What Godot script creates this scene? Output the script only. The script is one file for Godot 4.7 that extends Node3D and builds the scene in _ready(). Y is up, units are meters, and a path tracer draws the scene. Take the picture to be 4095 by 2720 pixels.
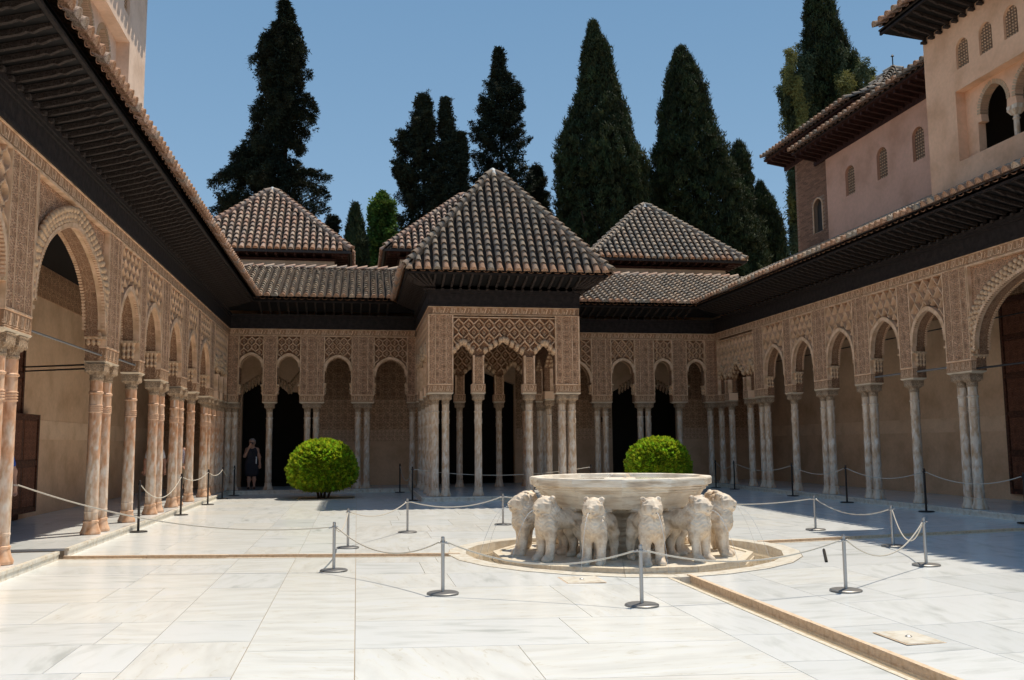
extends Node3D
# A marble courtyard with a lion fountain, arcaded galleries on three sides, a projecting pavilion, tiled roofs and cypresses behind.
# World: x to the right, y up, distance d from the photographer along -z.  P(x, y, d) makes a point.

var M := {}
var rng := RandomNumberGenerator.new()
var counts := {}
const EYE := Vector3(0, 1.6, 0)

func P(x: float, y: float, d: float) -> Vector3: return Vector3(x, y, -d)
func lin(r: float, g: float, b: float) -> Color: return Color(r, g, b).linear_to_srgb()

func _ready():
	rng.seed = 7
	# ---------------------------------------------------------------- camera, sky, sun, exposure
	var yaw := 0.166; var pitch := 0.112; var roll := -0.0084
	var f := Vector3(sin(yaw) * cos(pitch), sin(pitch), -cos(yaw) * cos(pitch))
	var r := Vector3(cos(yaw), 0, sin(yaw))
	var u := Vector3(-sin(yaw) * sin(pitch), cos(pitch), cos(yaw) * sin(pitch))
	var cam := Camera3D.new(); cam.name = "camera"
	add_child(cam)
	cam.transform = Transform3D(Basis(r * cos(roll) + u * sin(roll), u * cos(roll) - r * sin(roll), -f), EYE)
	cam.fov = 40.36; cam.near = 0.1; cam.far = 900.0; cam.current = true
	var sky := ProceduralSkyMaterial.new()
	sky.sky_top_color = lin(0.100, 0.215, 0.385)
	sky.sky_horizon_color = lin(0.34, 0.51, 0.675)
	sky.sky_curve = 0.22
	sky.ground_bottom_color = lin(0.16, 0.13, 0.10); sky.ground_horizon_color = lin(0.30, 0.33, 0.35)
	sky.sun_angle_max = 12.0; sky.sun_curve = 0.1
	var env := Environment.new()
	env.background_mode = Environment.BG_SKY
	env.sky = Sky.new(); env.sky.sky_material = sky
	env.background_energy_multiplier = 1.08
	env.tonemap_mode = Environment.TONE_MAPPER_LINEAR
	env.tonemap_exposure = 1.12
	env.sdfgi_enabled = true; env.ssao_enabled = true; env.ssil_enabled = true
	var we := WorldEnvironment.new(); we.name = "environment"; we.environment = env
	add_child(we)
	var sun := DirectionalLight3D.new(); sun.name = "sun"
	sun.light_energy = 1.28; sun.light_angular_distance = 0.55; sun.light_color = Color(1.0, 0.955, 0.88)
	sun.shadow_enabled = true
	add_child(sun)
	sun.look_at_from_position(Vector3.ZERO, -Vector3(2.05, 6.5, -1.72), Vector3.FORWARD)
	make_materials()
	# ---------------------------------------------------------------- setting and large structures
	build_ground()
	build_court_floor()
	build_gallery_floors()
	build_galleries()
	build_pavilion()
	build_halls()
	build_upper_buildings()
	build_trees()
	# ---------------------------------------------------------------- objects
	build_fountain()
	build_bushes()
	build_doors()
	build_stanchions()
	build_people()
	build_small()

# ==================================================================== nodes
func numbered(parent: Node, called: String) -> String:
	var key := str(parent.get_instance_id()) + called
	var n: int = counts.get(key, 0)
	counts[key] = n + 1
	return called if n == 0 else "%s_%03d" % [called, n]

func node(called: String, parent: Node = self, xf := Transform3D()) -> Node3D:
	var o := Node3D.new(); o.name = numbered(parent, called)
	o.transform = xf
	parent.add_child(o, true)
	return o

func put(called: String, mesh: Mesh, mat: Material, parent: Node = self, xf := Transform3D()) -> MeshInstance3D:
	var o := MeshInstance3D.new(); o.name = numbered(parent, called)
	o.mesh = mesh; o.material_override = mat; o.transform = xf
	parent.add_child(o, true)
	return o

func tag(o: Node, label: String, category := "", group := "", kind := "") -> Node:
	if label: o.set_meta("label", label)
	if category: o.set_meta("category", category)
	if group: o.set_meta("group", group)
	if kind: o.set_meta("kind", kind)
	return o

func many(called: String, mesh: Mesh, mat: Material, where: Array, tints: Array, parent: Node) -> MultiMeshInstance3D:
	var mm := MultiMesh.new()
	mm.transform_format = MultiMesh.TRANSFORM_3D
	mm.use_colors = tints.size() > 0
	mm.mesh = mesh
	mm.instance_count = where.size()
	for i in where.size():
		mm.set_instance_transform(i, where[i])
		if tints.size(): mm.set_instance_color(i, tints[i])
	var o := MultiMeshInstance3D.new(); o.name = numbered(parent, called)
	o.multimesh = mm; o.material_override = mat
	o.set_meta("kind", "stuff")
	parent.add_child(o, true)
	return o

# ==================================================================== mesh builder (corner lists run counter-clockwise seen from outside)
class MB:
	var v := PackedVector3Array()
	var n := PackedVector3Array()
	var uv := PackedVector2Array()
	var col := PackedColorArray()     # only where a surface carries stains
	func tri(a: Vector3, b: Vector3, c: Vector3):
		var m := (b - a).cross(c - a).normalized()
		v.append(a); v.append(c); v.append(b)
		n.append(m); n.append(m); n.append(m)
		uv.append(Vector2.ZERO); uv.append(Vector2.ZERO); uv.append(Vector2.ZERO)
	func triuv(a: Vector3, b: Vector3, c: Vector3, ua: Vector2, ub: Vector2, uc: Vector2):
		var m := (b - a).cross(c - a).normalized()
		v.append(a); v.append(c); v.append(b)
		n.append(m); n.append(m); n.append(m)
		uv.append(ua); uv.append(uc); uv.append(ub)
	func trin(a: Vector3, b: Vector3, c: Vector3, na: Vector3, nb: Vector3, nc: Vector3):
		v.append(a); v.append(c); v.append(b)
		n.append(na); n.append(nc); n.append(nb)
		uv.append(Vector2.ZERO); uv.append(Vector2.ZERO); uv.append(Vector2.ZERO)
	func quad(a: Vector3, b: Vector3, c: Vector3, d: Vector3):
		tri(a, b, c); tri(a, c, d)
	func quaduv(a: Vector3, b: Vector3, c: Vector3, d: Vector3, u0: float, v0: float, u1: float, v1: float):
		triuv(a, b, c, Vector2(u0, v1), Vector2(u1, v1), Vector2(u1, v0))
		triuv(a, c, d, Vector2(u0, v1), Vector2(u1, v0), Vector2(u0, v0))
	func hexa(p: Array):  # 0..3 bottom ring, 4..7 top ring, both counter-clockwise seen from above
		quad(p[3], p[2], p[1], p[0]); quad(p[4], p[5], p[6], p[7])
		for i in 4:
			var j := (i + 1) % 4
			quad(p[i], p[j], p[j + 4], p[i + 4])
	func box(lo: Vector3, hi: Vector3):
		hexa([Vector3(lo.x, lo.y, hi.z), Vector3(hi.x, lo.y, hi.z), Vector3(hi.x, lo.y, lo.z), Vector3(lo.x, lo.y, lo.z),
			Vector3(lo.x, hi.y, hi.z), Vector3(hi.x, hi.y, hi.z), Vector3(hi.x, hi.y, lo.z), Vector3(lo.x, hi.y, lo.z)])
	func bevel_box(lo: Vector3, hi: Vector3, b: float):  # box whose top edges are chamfered
		box(lo, Vector3(hi.x, hi.y - b, hi.z))
		frustum(Vector2((lo.x + hi.x) / 2, (lo.z + hi.z) / 2), Vector2(hi.x - lo.x, hi.z - lo.z) / 2, hi.y - b, Vector2(hi.x - lo.x - 2 * b, hi.z - lo.z - 2 * b) / 2, hi.y)
	func frustum(c: Vector2, h0: Vector2, y0: float, h1: Vector2, y1: float):
		hexa([Vector3(c.x - h0.x, y0, c.y + h0.y), Vector3(c.x + h0.x, y0, c.y + h0.y), Vector3(c.x + h0.x, y0, c.y - h0.y), Vector3(c.x - h0.x, y0, c.y - h0.y),
			Vector3(c.x - h1.x, y1, c.y + h1.y), Vector3(c.x + h1.x, y1, c.y + h1.y), Vector3(c.x + h1.x, y1, c.y - h1.y), Vector3(c.x - h1.x, y1, c.y - h1.y)])
	func prism(poly: PackedVector2Array, z0: float, z1: float, caps := true):  # polygon in x, y pushed along z
		var p := poly
		if Geometry2D.is_polygon_clockwise(p): p.reverse()
		if caps:
			var t := Geometry2D.triangulate_polygon(p)
			for i in range(0, t.size(), 3):
				var a := p[t[i]]; var b := p[t[i + 1]]; var c := p[t[i + 2]]
				if (b - a).cross(c - a) < 0:
					var s := b; b = c; c = s
				tri(Vector3(a.x, a.y, z1), Vector3(b.x, b.y, z1), Vector3(c.x, c.y, z1))
				tri(Vector3(a.x, a.y, z0), Vector3(c.x, c.y, z0), Vector3(b.x, b.y, z0))
		for i in p.size():
			var a := p[i]; var b := p[(i + 1) % p.size()]
			quad(Vector3(a.x, a.y, z0), Vector3(b.x, b.y, z0), Vector3(b.x, b.y, z1), Vector3(a.x, a.y, z1))
	func lathe(prof: Array, seg: int, at := Vector3.ZERO, sharp := false):  # [radius, y] from bottom to top
		for i in prof.size() - 1:
			var a: Array = prof[i]; var b: Array = prof[i + 1]
			var t := Vector2(b[0] - a[0], b[1] - a[1]).normalized()
			var nr := t.y; var ny := -t.x
			for k in seg:
				var t0 := TAU * k / seg; var t1 := TAU * (k + 1) / seg
				var d0 := Vector3(cos(t0), 0, -sin(t0)); var d1 := Vector3(cos(t1), 0, -sin(t1))
				var q := [at + d0 * a[0] + Vector3.UP * a[1], at + d1 * a[0] + Vector3.UP * a[1], at + d1 * b[0] + Vector3.UP * b[1], at + d0 * b[0] + Vector3.UP * b[1]]
				if sharp:
					quad(q[0], q[1], q[2], q[3])
				else:
					var n0 := (d0 * nr + Vector3.UP * ny).normalized(); var n1 := (d1 * nr + Vector3.UP * ny).normalized()
					if a[0] > 1e-5: trin(q[0], q[1], q[2], n0, n1, n1)
					if b[0] > 1e-5: trin(q[0], q[2], q[3], n0, n1, n0)
	func tube(pts: Array, r: float, seg := 6, r1 := -1.0):
		var ref := Vector3(0.31, 0.87, 0.23).normalized()
		var rings := []
		for i in pts.size():
			var t: Vector3 = (pts[mini(i + 1, pts.size() - 1)] - pts[maxi(i - 1, 0)]).normalized()
			var a := t.cross(ref).normalized(); var b := a.cross(t)
			var ring := []
			var rr := r if r1 < 0 else lerpf(r, r1, float(i) / (pts.size() - 1))
			for k in seg:
				var w := TAU * k / seg
				var d := a * cos(w) + b * sin(w)
				ring.append([pts[i] + d * rr, d])
			rings.append(ring)
		for i in rings.size() - 1:
			for k in seg:
				var j := (k + 1) % seg
				var A: Array = rings[i][k]; var B: Array = rings[i][j]; var C: Array = rings[i + 1][j]; var D: Array = rings[i + 1][k]
				trin(A[0], C[0], B[0], A[1], C[1], B[1]); trin(A[0], D[0], C[0], A[1], D[1], C[1])
		for e in [0, rings.size() - 1]:
			for k in range(1, seg - 1):
				if e == 0: tri(rings[e][0][0], rings[e][k][0], rings[e][k + 1][0])
				else: tri(rings[e][0][0], rings[e][k + 1][0], rings[e][k][0])
	func ball(c: Vector3, r: Vector3, seg := 8, rows := 5):
		for i in rows:
			var p0 := PI * i / rows - PI / 2; var p1 := PI * (i + 1) / rows - PI / 2
			for k in seg:
				var t0 := TAU * k / seg; var t1 := TAU * (k + 1) / seg
				var a := Vector3(cos(p0) * cos(t0), sin(p0), -cos(p0) * sin(t0)); var b := Vector3(cos(p0) * cos(t1), sin(p0), -cos(p0) * sin(t1))
				var cc := Vector3(cos(p1) * cos(t1), sin(p1), -cos(p1) * sin(t1)); var d := Vector3(cos(p1) * cos(t0), sin(p1), -cos(p1) * sin(t0))
				if i > 0: trin(c + a * r, c + b * r, c + cc * r, a, b, cc)
				if i < rows - 1: trin(c + a * r, c + cc * r, c + d * r, a, cc, d)
	func moved(o: MB, t: Transform3D):
		for i in o.v.size():
			v.append(t * o.v[i]); n.append((t.basis * o.n[i]).normalized()); uv.append(o.uv[i])
	func done() -> ArrayMesh:
		var m := ArrayMesh.new()
		var a := []
		a.resize(Mesh.ARRAY_MAX)
		a[Mesh.ARRAY_VERTEX] = v; a[Mesh.ARRAY_NORMAL] = n; a[Mesh.ARRAY_TEX_UV] = uv
		if col.size() == v.size(): a[Mesh.ARRAY_COLOR] = col
		m.add_surface_from_arrays(Mesh.PRIMITIVE_TRIANGLES, a)
		return m

# ==================================================================== surfaces of joined rounded limbs (for the lions and the people)
class Blob:
	var bones := []   # [a, b, ra, rb]
	var dents := []
	func limb(a: Vector3, b: Vector3, ra: float, rb: float): bones.append([a, b, ra, rb])
	func both(a: Vector3, b: Vector3, ra: float, rb: float):
		limb(a, b, ra, rb); limb(Vector3(-a.x, a.y, a.z), Vector3(-b.x, b.y, b.z), ra, rb)
	func dent(a: Vector3, b: Vector3, ra: float, rb: float): dents.append([a, b, ra, rb])
	func skin(mb: MB, cell: float, k: float, wrinkle = null):
		var lo := Vector3.ONE * 1e9; var hi := -lo
		for b in bones:
			var m: float = maxf(b[2], b[3]) + cell * 3
			lo = lo.min(b[0].min(b[1]) - Vector3.ONE * m); hi = hi.max(b[0].max(b[1]) + Vector3.ONE * m)
		var nx := int((hi.x - lo.x) / cell) + 2; var ny := int((hi.y - lo.y) / cell) + 2; var nz := int((hi.z - lo.z) / cell) + 2
		var S := PackedFloat32Array(); S.resize(nx * ny * nz)
		for pass_ in 2:
			for b in (bones if pass_ == 0 else dents):
				var A: Vector3 = b[0]; var D: Vector3 = b[1] - b[0]
				var ra: float = b[2]; var dr: float = b[3] - b[2]
				var dd := maxf(D.dot(D), 1e-9)
				var reach: float = maxf(b[2], b[3]) + 3.5 / k
				var l: Vector3 = (b[0].min(b[1]) - Vector3.ONE * reach - lo) / cell; var h: Vector3 = (b[0].max(b[1]) + Vector3.ONE * reach - lo) / cell
				for z in range(maxi(0, int(l.z)), mini(nz - 1, int(h.z) + 1) + 1):
					for y in range(maxi(0, int(l.y)), mini(ny - 1, int(h.y) + 1) + 1):
						var at := (z * ny + y) * nx
						for x in range(maxi(0, int(l.x)), mini(nx - 1, int(h.x) + 1) + 1):
							var p := lo + Vector3(x, y, z) * cell - A
							var t := clampf(p.dot(D) / dd, 0.0, 1.0)
							var s := (p - D * t).length() - ra - dr * t
							if pass_ == 0: S[at + x] += exp(-k * s)
							else: S[at + x] *= 1.0 - minf(0.98, exp(-k * maxf(s, 0.0) * 2.0))
		var id := PackedInt32Array(); id.resize(nx * ny * nz); id.fill(-1)
		var pts := PackedVector3Array()
		var sx := 1; var sy := nx; var sz := nx * ny
		var off := [0, sx, sy, sx + sy, sz, sx + sz, sy + sz, sx + sy + sz]
		var cv := [Vector3(0, 0, 0), Vector3(1, 0, 0), Vector3(0, 1, 0), Vector3(1, 1, 0), Vector3(0, 0, 1), Vector3(1, 0, 1), Vector3(0, 1, 1), Vector3(1, 1, 1)]
		var ed := [[0, 1], [2, 3], [4, 5], [6, 7], [0, 2], [1, 3], [4, 6], [5, 7], [0, 4], [1, 5], [2, 6], [3, 7]]
		for z in nz - 1:
			for y in ny - 1:
				var at := (z * ny + y) * nx
				for x in nx - 1:
					var i := at + x
					var c := 0
					for q in 8:
						if S[i + off[q]] > 1.0: c += 1
					if c == 0 or c == 8: continue
					var sum := Vector3.ZERO; var m := 0
					for e in ed:
						var s0 := S[i + off[e[0]]]; var s1 := S[i + off[e[1]]]
						if (s0 > 1.0) != (s1 > 1.0):
							var d0 := log(maxf(s0, 1e-6)); var d1 := log(maxf(s1, 1e-6))
							sum += cv[e[0]].lerp(cv[e[1]], clampf(d0 / (d0 - d1), 0.02, 0.98)); m += 1
					id[i] = pts.size()
					pts.append(lo + (Vector3(x, y, z) + sum / m) * cell)
		var quads := []
		for z in range(1, nz - 1):
			for y in range(1, ny - 1):
				for x in range(1, nx - 1):
					var i := (z * ny + y) * nx + x
					var inside := S[i] > 1.0
					if inside != (S[i + sx] > 1.0): quads.append([id[i - sy - sz], id[i - sz], id[i], id[i - sy], inside])
					if inside != (S[i + sy] > 1.0): quads.append([id[i - sz - sx], id[i - sx], id[i], id[i - sz], inside])
					if inside != (S[i + sz] > 1.0): quads.append([id[i - sx - sy], id[i - sy], id[i], id[i - sx], inside])
		for round_ in 2:
			var nor := PackedVector3Array(); nor.resize(pts.size())
			for q in quads:
				var a: Vector3 = pts[q[2]] - pts[q[0]]; var b: Vector3 = pts[q[3]] - pts[q[1]]
				var m := a.cross(b)
				if not q[4]: m = -m
				for w in 4: nor[q[w]] += m
			if round_ == 0 and wrinkle != null:
				for i in pts.size(): pts[i] += nor[i].normalized() * float(wrinkle.call(pts[i], nor[i].normalized()))
			elif round_ == 0: pass
			else:
				for q in quads:
					var o: Array = [q[0], q[1], q[2], q[3]] if q[4] else [q[3], q[2], q[1], q[0]]
					mb.trin(pts[o[0]], pts[o[1]], pts[o[2]], nor[o[0]].normalized(), nor[o[1]].normalized(), nor[o[2]].normalized())
					mb.trin(pts[o[0]], pts[o[2]], pts[o[3]], nor[o[0]].normalized(), nor[o[2]].normalized(), nor[o[3]].normalized())

# ==================================================================== materials
func noise_bytes(w: int, h: int, freq: float, oct: int, seed_: int, kind := FastNoiseLite.TYPE_SIMPLEX_SMOOTH, warp := 0.0, ridged := false) -> PackedByteArray:
	var f := FastNoiseLite.new()
	f.noise_type = kind; f.frequency = freq; f.seed = seed_
	f.fractal_octaves = oct; f.fractal_type = FastNoiseLite.FRACTAL_RIDGED if ridged else FastNoiseLite.FRACTAL_FBM
	if warp > 0.0:
		f.domain_warp_enabled = true; f.domain_warp_amplitude = warp; f.domain_warp_frequency = freq * 0.6
	var im := f.get_seamless_image(w, h)
	im.convert(Image.FORMAT_L8)
	return im.get_data()

func ramp_texture(a: PackedByteArray, w: int, h: int, stops: Array, b := PackedByteArray(), mix := 0.0) -> ImageTexture:
	# stops: [[value, linear Color], ...]; b darkens or lightens by mix
	var lut := []
	for i in 256:
		var t := i / 255.0; var c: Color = stops[0][1]
		for s in stops.size() - 1:
			if t >= stops[s][0]: c = (stops[s][1] as Color).lerp(stops[s + 1][1], clampf((t - stops[s][0]) / (stops[s + 1][0] - stops[s][0]), 0, 1))
		lut.append(c)
	var o := PackedByteArray(); o.resize(w * h * 3)
	var lr := PackedByteArray(); lr.resize(256 * 256 * 3)
	if b.size() == 0:
		for i in w * h:
			var c: Color = lut[a[i]]
			o[3 * i] = int(c.r * 255); o[3 * i + 1] = int(c.g * 255); o[3 * i + 2] = int(c.b * 255)
	else:
		for i in w * h:
			var c: Color = lut[a[i]]
			var k := 255.0 * (1.0 + mix * (b[i] / 127.5 - 1.0))
			o[3 * i] = mini(255, int(c.r * k)); o[3 * i + 1] = mini(255, int(c.g * k)); o[3 * i + 2] = mini(255, int(c.b * k))
	return ImageTexture.create_from_image(Image.create_from_data(w, h, false, Image.FORMAT_RGB8, o))

func grey_texture(a: PackedByteArray, w: int, h: int) -> ImageTexture:
	return ImageTexture.create_from_image(Image.create_from_data(w, h, false, Image.FORMAT_L8, a))

func mat(called: String, c: Color, rough := 0.85, tex: Texture2D = null, scale := Vector3.ZERO, bump: Texture2D = null, depth := 0.0, world := true) -> StandardMaterial3D:
	var m := StandardMaterial3D.new()
	m.resource_name = called
	m.albedo_color = c.linear_to_srgb(); m.roughness = rough
	m.metallic_specular = 0.4
	if tex: m.albedo_texture = tex
	if bump:
		m.heightmap_enabled = true; m.heightmap_texture = bump; m.heightmap_scale = depth
	if scale != Vector3.ZERO:
		m.uv1_triplanar = true; m.uv1_world_triplanar = world; m.uv1_scale = scale
	M[called] = m
	return m

func arabesque(sz: int) -> PackedByteArray:
	# height of a carved stucco tile: rosettes, interlacing bands and leaves, mirrored in both directions
	var h := sz / 2
	var q := PackedFloat32Array(); q.resize(h * h)
	for y in h:
		for x in h:
			var p := Vector2((x + 0.5) / h, (y + 0.5) / h)
			var l := 0.0
			for c in [[0.0, 0.0, 0.36], [1.0, 1.0, 0.36], [0.0, 1.0, 0.22], [1.0, 0.0, 0.22], [0.5, 0.5, 0.25], [0.0, 0.0, 0.70], [1.0, 1.0, 0.70]]:
				var d := absf(p.distance_to(Vector2(c[0], c[1])) - c[2]) / 0.030
				l = maxf(l, exp(-d * d))
			var p1 := p.length(); var a1 := p.angle()
			var leaf := sin(38.0 * p1 + 2.5 * sin(8.0 * a1)) * sin(9.0 * a1 + 7.0 * p1)
			var p2 := (p - Vector2(1, 1)).length(); var a2 := (p - Vector2(1, 1)).angle()
			leaf = lerpf(leaf, sin(34.0 * p2 - 2.0 * sin(10.0 * a2)) * sin(8.0 * a2 - 6.0 * p2), smoothstep(0.4, 0.6, (p.x + p.y) * 0.5))
			q[y * h + x] = maxf(l, 0.72 * smoothstep(-0.15, 0.35, leaf))
	var o := PackedByteArray(); o.resize(sz * sz)
	for y in sz:
		var yy := y if y < h else sz - 1 - y
		for x in sz:
			var xx := x if x < h else sz - 1 - x
			o[y * sz + x] = int(q[yy * h + xx] * 255.0)
	return o

func script_band() -> PackedByteArray:
	# carved Arabic lettering of the friezes (the repeated motto), as heights: 1024 x 128
	var w := 1024; var h := 128
	var im := Image.create(w, h, false, Image.FORMAT_L8)
	im.fill(Color(0.12, 0.12, 0.12))
	for i in 420:  # fine tendrils behind the letters
		var c := Vector2(rng.randf() * w, rng.randf_range(12, h - 12)); var rr := rng.randf_range(4, 9)
		for k in 9:
			var t := k * 0.6 + i
			im.fill_rect(Rect2i(int(c.x + cos(t) * rr), int(c.y + sin(t) * rr), 2, 2), Color(0.42, 0.42, 0.42))
	var pen := func(pts: Array, r: int):
		for i in pts.size() - 1:
			var n := int(maxf(2, (pts[i + 1] - pts[i]).length()))
			for k in n:
				var p: Vector2 = pts[i].lerp(pts[i + 1], float(k) / n)
				im.fill_rect(Rect2i(int(p.x) - r, int(p.y) - r, 2 * r, 2 * r), Color.WHITE)
	for g in 3:
		var x := 14.0 + g * 340.0
		pen.call([Vector2(x + 300, 30), Vector2(x + 312, 48), Vector2(x + 300, 60), Vector2(x + 296, 84), Vector2(x + 276, 98)], 4)          # waw
		pen.call([Vector2(x + 262, 18), Vector2(x + 236, 96), Vector2(x + 222, 96), Vector2(x + 252, 34), Vector2(x + 224, 18)], 4)          # lam-alif
		pen.call([Vector2(x + 212, 70), Vector2(x + 200, 58), Vector2(x + 190, 74), Vector2(x + 206, 92), Vector2(x + 176, 94)], 4)         # ghayn
		pen.call([Vector2(x + 178, 94), Vector2(x + 174, 18)], 4); pen.call([Vector2(x + 158, 18), Vector2(x + 158, 94), Vector2(x + 120, 96), Vector2(x + 114, 76)], 4)
		pen.call([Vector2(x + 102, 18), Vector2(x + 102, 96)], 4); pen.call([Vector2(x + 88, 18), Vector2(x + 68, 96), Vector2(x + 56, 92), Vector2(x + 82, 44), Vector2(x + 60, 18)], 4)
		pen.call([Vector2(x + 46, 18), Vector2(x + 46, 96)], 4); pen.call([Vector2(x + 33, 18), Vector2(x + 33, 96), Vector2(x + 20, 96), Vector2(x + 20, 18)], 4)
		pen.call([Vector2(x + 20, 96), Vector2(x + 4, 94), Vector2(x + 2, 78), Vector2(x + 12, 76)], 4)
		pen.call([Vector2(x + 320, 112), Vector2(x + 240, 108), Vector2(x + 160, 114), Vector2(x + 80, 108), Vector2(x + 2, 114)], 3)
	im.fill_rect(Rect2i(0, 0, w, 6), Color.WHITE); im.fill_rect(Rect2i(0, h - 6, w, 6), Color.WHITE)
	return im.get_data()

func tinted(a: PackedByteArray, w: int, h: int, lo: Color, hi: Color) -> ImageTexture:
	return ramp_texture(a, w, h, [[0.0, lo], [0.5, lo.lerp(hi, 0.7)], [1.0, hi]])

func make_materials():
	var wht := Color.WHITE
	# marble of the court: cloudy white with grey drifts and thin warm veins
	var drift := noise_bytes(768, 768, 0.006, 5, 3, FastNoiseLite.TYPE_SIMPLEX_SMOOTH, 60.0)
	var vein := noise_bytes(768, 768, 0.010, 4, 9, FastNoiseLite.TYPE_SIMPLEX_SMOOTH, 70.0, true)
	var t_marble := ramp_texture(drift, 768, 768, [[0.0, Color(0.85, 0.855, 0.845)], [0.26, Color(0.95, 0.952, 0.945)], [0.48, Color(1, 1, 0.995)], [1.0, Color(1, 1, 1)]], vein, 0.03)
	var t_warm := ramp_texture(vein, 768, 768, [[0.0, Color(1, 1, 0.99)], [0.78, Color(0.99, 0.985, 0.97)], [0.90, Color(0.955, 0.94, 0.905)], [1.0, Color(0.86, 0.83, 0.77)]], drift, 0.06)
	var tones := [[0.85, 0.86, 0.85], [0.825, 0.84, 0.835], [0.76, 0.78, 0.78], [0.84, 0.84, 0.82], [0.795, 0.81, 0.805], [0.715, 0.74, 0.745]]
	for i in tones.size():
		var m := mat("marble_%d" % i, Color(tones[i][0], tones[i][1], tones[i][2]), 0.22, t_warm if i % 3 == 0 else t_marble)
		m.metallic_specular = 0.42
	mat("grout", Color(0.42, 0.33, 0.23), 0.9)
	var rn := noise_bytes(512, 512, 0.02, 5, 21)
	var rn2 := noise_bytes(512, 512, 0.05, 4, 33)
	var t_step := ramp_texture(rn, 512, 512, [[0.0, Color(0.86, 0.81, 0.73)], [0.40, Color(0.96, 0.94, 0.91)], [1.0, Color(1, 1, 0.99)]], rn2, 0.04)
	mat("step_marble", Color(0.80, 0.77, 0.70), 0.42, t_step, Vector3(0.5, 0.5, 0.5))
	mat("gallery_marble", Color(0.60, 0.58, 0.54), 0.32, t_step, Vector3(0.35, 0.35, 0.35))
	mat("kerb_stone", Color(0.800, 0.630, 0.470), 0.6, t_step, Vector3(0.9, 0.9, 0.9), grey_texture(rn2, 512, 512), 0.4)
	mat("channel_bed", Color(0.66, 0.53, 0.36), 0.5, t_step, Vector3(0.8, 0.8, 0.8))
	mat("pale_kerb", Color(0.82, 0.75, 0.63), 0.5, t_step, Vector3(0.9, 0.9, 0.9))
	# stucco
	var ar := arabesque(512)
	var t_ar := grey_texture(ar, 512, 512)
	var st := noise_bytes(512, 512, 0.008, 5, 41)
	var c_ar := ramp_texture(ar, 512, 512, [[0.0, Color(0.70, 0.62, 0.56)], [0.55, Color(0.93, 0.90, 0.87)], [1.0, Color(1, 0.99, 0.97)]], st, 0.14)  # carved recesses tinted darker, standing in for shade the bump does not cast
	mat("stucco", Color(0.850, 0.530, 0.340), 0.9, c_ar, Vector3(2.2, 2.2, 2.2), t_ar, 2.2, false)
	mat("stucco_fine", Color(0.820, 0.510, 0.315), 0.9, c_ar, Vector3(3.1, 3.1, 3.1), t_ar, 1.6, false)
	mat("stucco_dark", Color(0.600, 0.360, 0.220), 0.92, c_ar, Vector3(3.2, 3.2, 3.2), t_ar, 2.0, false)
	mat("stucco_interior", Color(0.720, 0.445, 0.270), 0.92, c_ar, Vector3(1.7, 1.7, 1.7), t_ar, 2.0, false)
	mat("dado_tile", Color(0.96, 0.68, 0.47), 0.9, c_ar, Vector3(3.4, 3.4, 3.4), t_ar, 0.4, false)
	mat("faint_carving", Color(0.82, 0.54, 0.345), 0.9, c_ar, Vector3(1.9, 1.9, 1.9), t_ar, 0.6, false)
	mat("hip_mortar", Color(0.42, 0.31, 0.23), 0.95, ramp_texture(st, 512, 512, [[0.0, Color(0.75, 0.72, 0.68)], [1.0, wht]]), Vector3(1.5, 1.5, 1.5))
	mat("moulding", Color(0.900, 0.600, 0.395), 0.85, ramp_texture(st, 512, 512, [[0.0, Color(0.8, 0.76, 0.7)], [1.0, wht]]), Vector3(0.8, 0.8, 0.8))
	var sb := script_band()
	var m_s := mat("lettering", Color(0.880, 0.570, 0.360), 0.9, tinted(sb, 1024, 128, Color(0.68, 0.60, 0.53), wht))
	m_s.heightmap_enabled = true; m_s.heightmap_texture = grey_texture(sb, 1024, 128); m_s.heightmap_scale = 2.2
	mat("bulb_stucco", Color(0.900, 0.630, 0.410), 0.85, ramp_texture(rn, 512, 512, [[0.0, Color(0.72, 0.66, 0.6)], [1.0, wht]]), Vector3(1.5, 1.5, 1.5))
	# plaster
	var pl := noise_bytes(512, 512, 0.006, 6, 51)
	var t_pl := ramp_texture(pl, 512, 512, [[0.0, Color(0.88, 0.855, 0.83)], [0.5, Color(0.96, 0.955, 0.95)], [1.0, Color(1, 1, 1)]], rn2, 0.03)
	mat("plaster_tan", Color(0.820, 0.545, 0.345), 0.92, t_pl, Vector3(0.28, 0.28, 0.28), grey_texture(rn2, 512, 512), 0.25)
	mat("plaster_band", Color(0.880, 0.610, 0.400), 0.9, t_pl, Vector3(0.5, 0.5, 0.5), grey_texture(rn2, 512, 512), 0.3)
	mat("plaster_pink", Color(0.820, 0.455, 0.310), 0.92, t_pl, Vector3(0.22, 0.22, 0.22), grey_texture(rn2, 512, 512), 0.25)
	mat("plaster_ochre", Color(0.860, 0.520, 0.330), 0.92, t_pl, Vector3(0.3, 0.3, 0.3), grey_texture(rn2, 512, 512), 0.3)
	mat("plaster_rose", Color(0.90, 0.68, 0.53), 0.92, t_pl, Vector3(0.3, 0.3, 0.3), grey_texture(rn2, 512, 512), 0.3)
	mat("plaster_cream", Color(0.740, 0.580, 0.420), 0.92, t_pl, Vector3(0.3, 0.3, 0.3))
	mat("brick_red", Color(0.40, 0.215, 0.135), 0.9, t_pl, Vector3(1.1, 1.1, 1.1))
	mat("mortar", Color(0.34, 0.23, 0.16), 0.95)
	# column marble: pale shaft stained rust
	var cs := noise_bytes(512, 512, 0.012, 5, 61, FastNoiseLite.TYPE_SIMPLEX_SMOOTH, 30.0)
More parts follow.
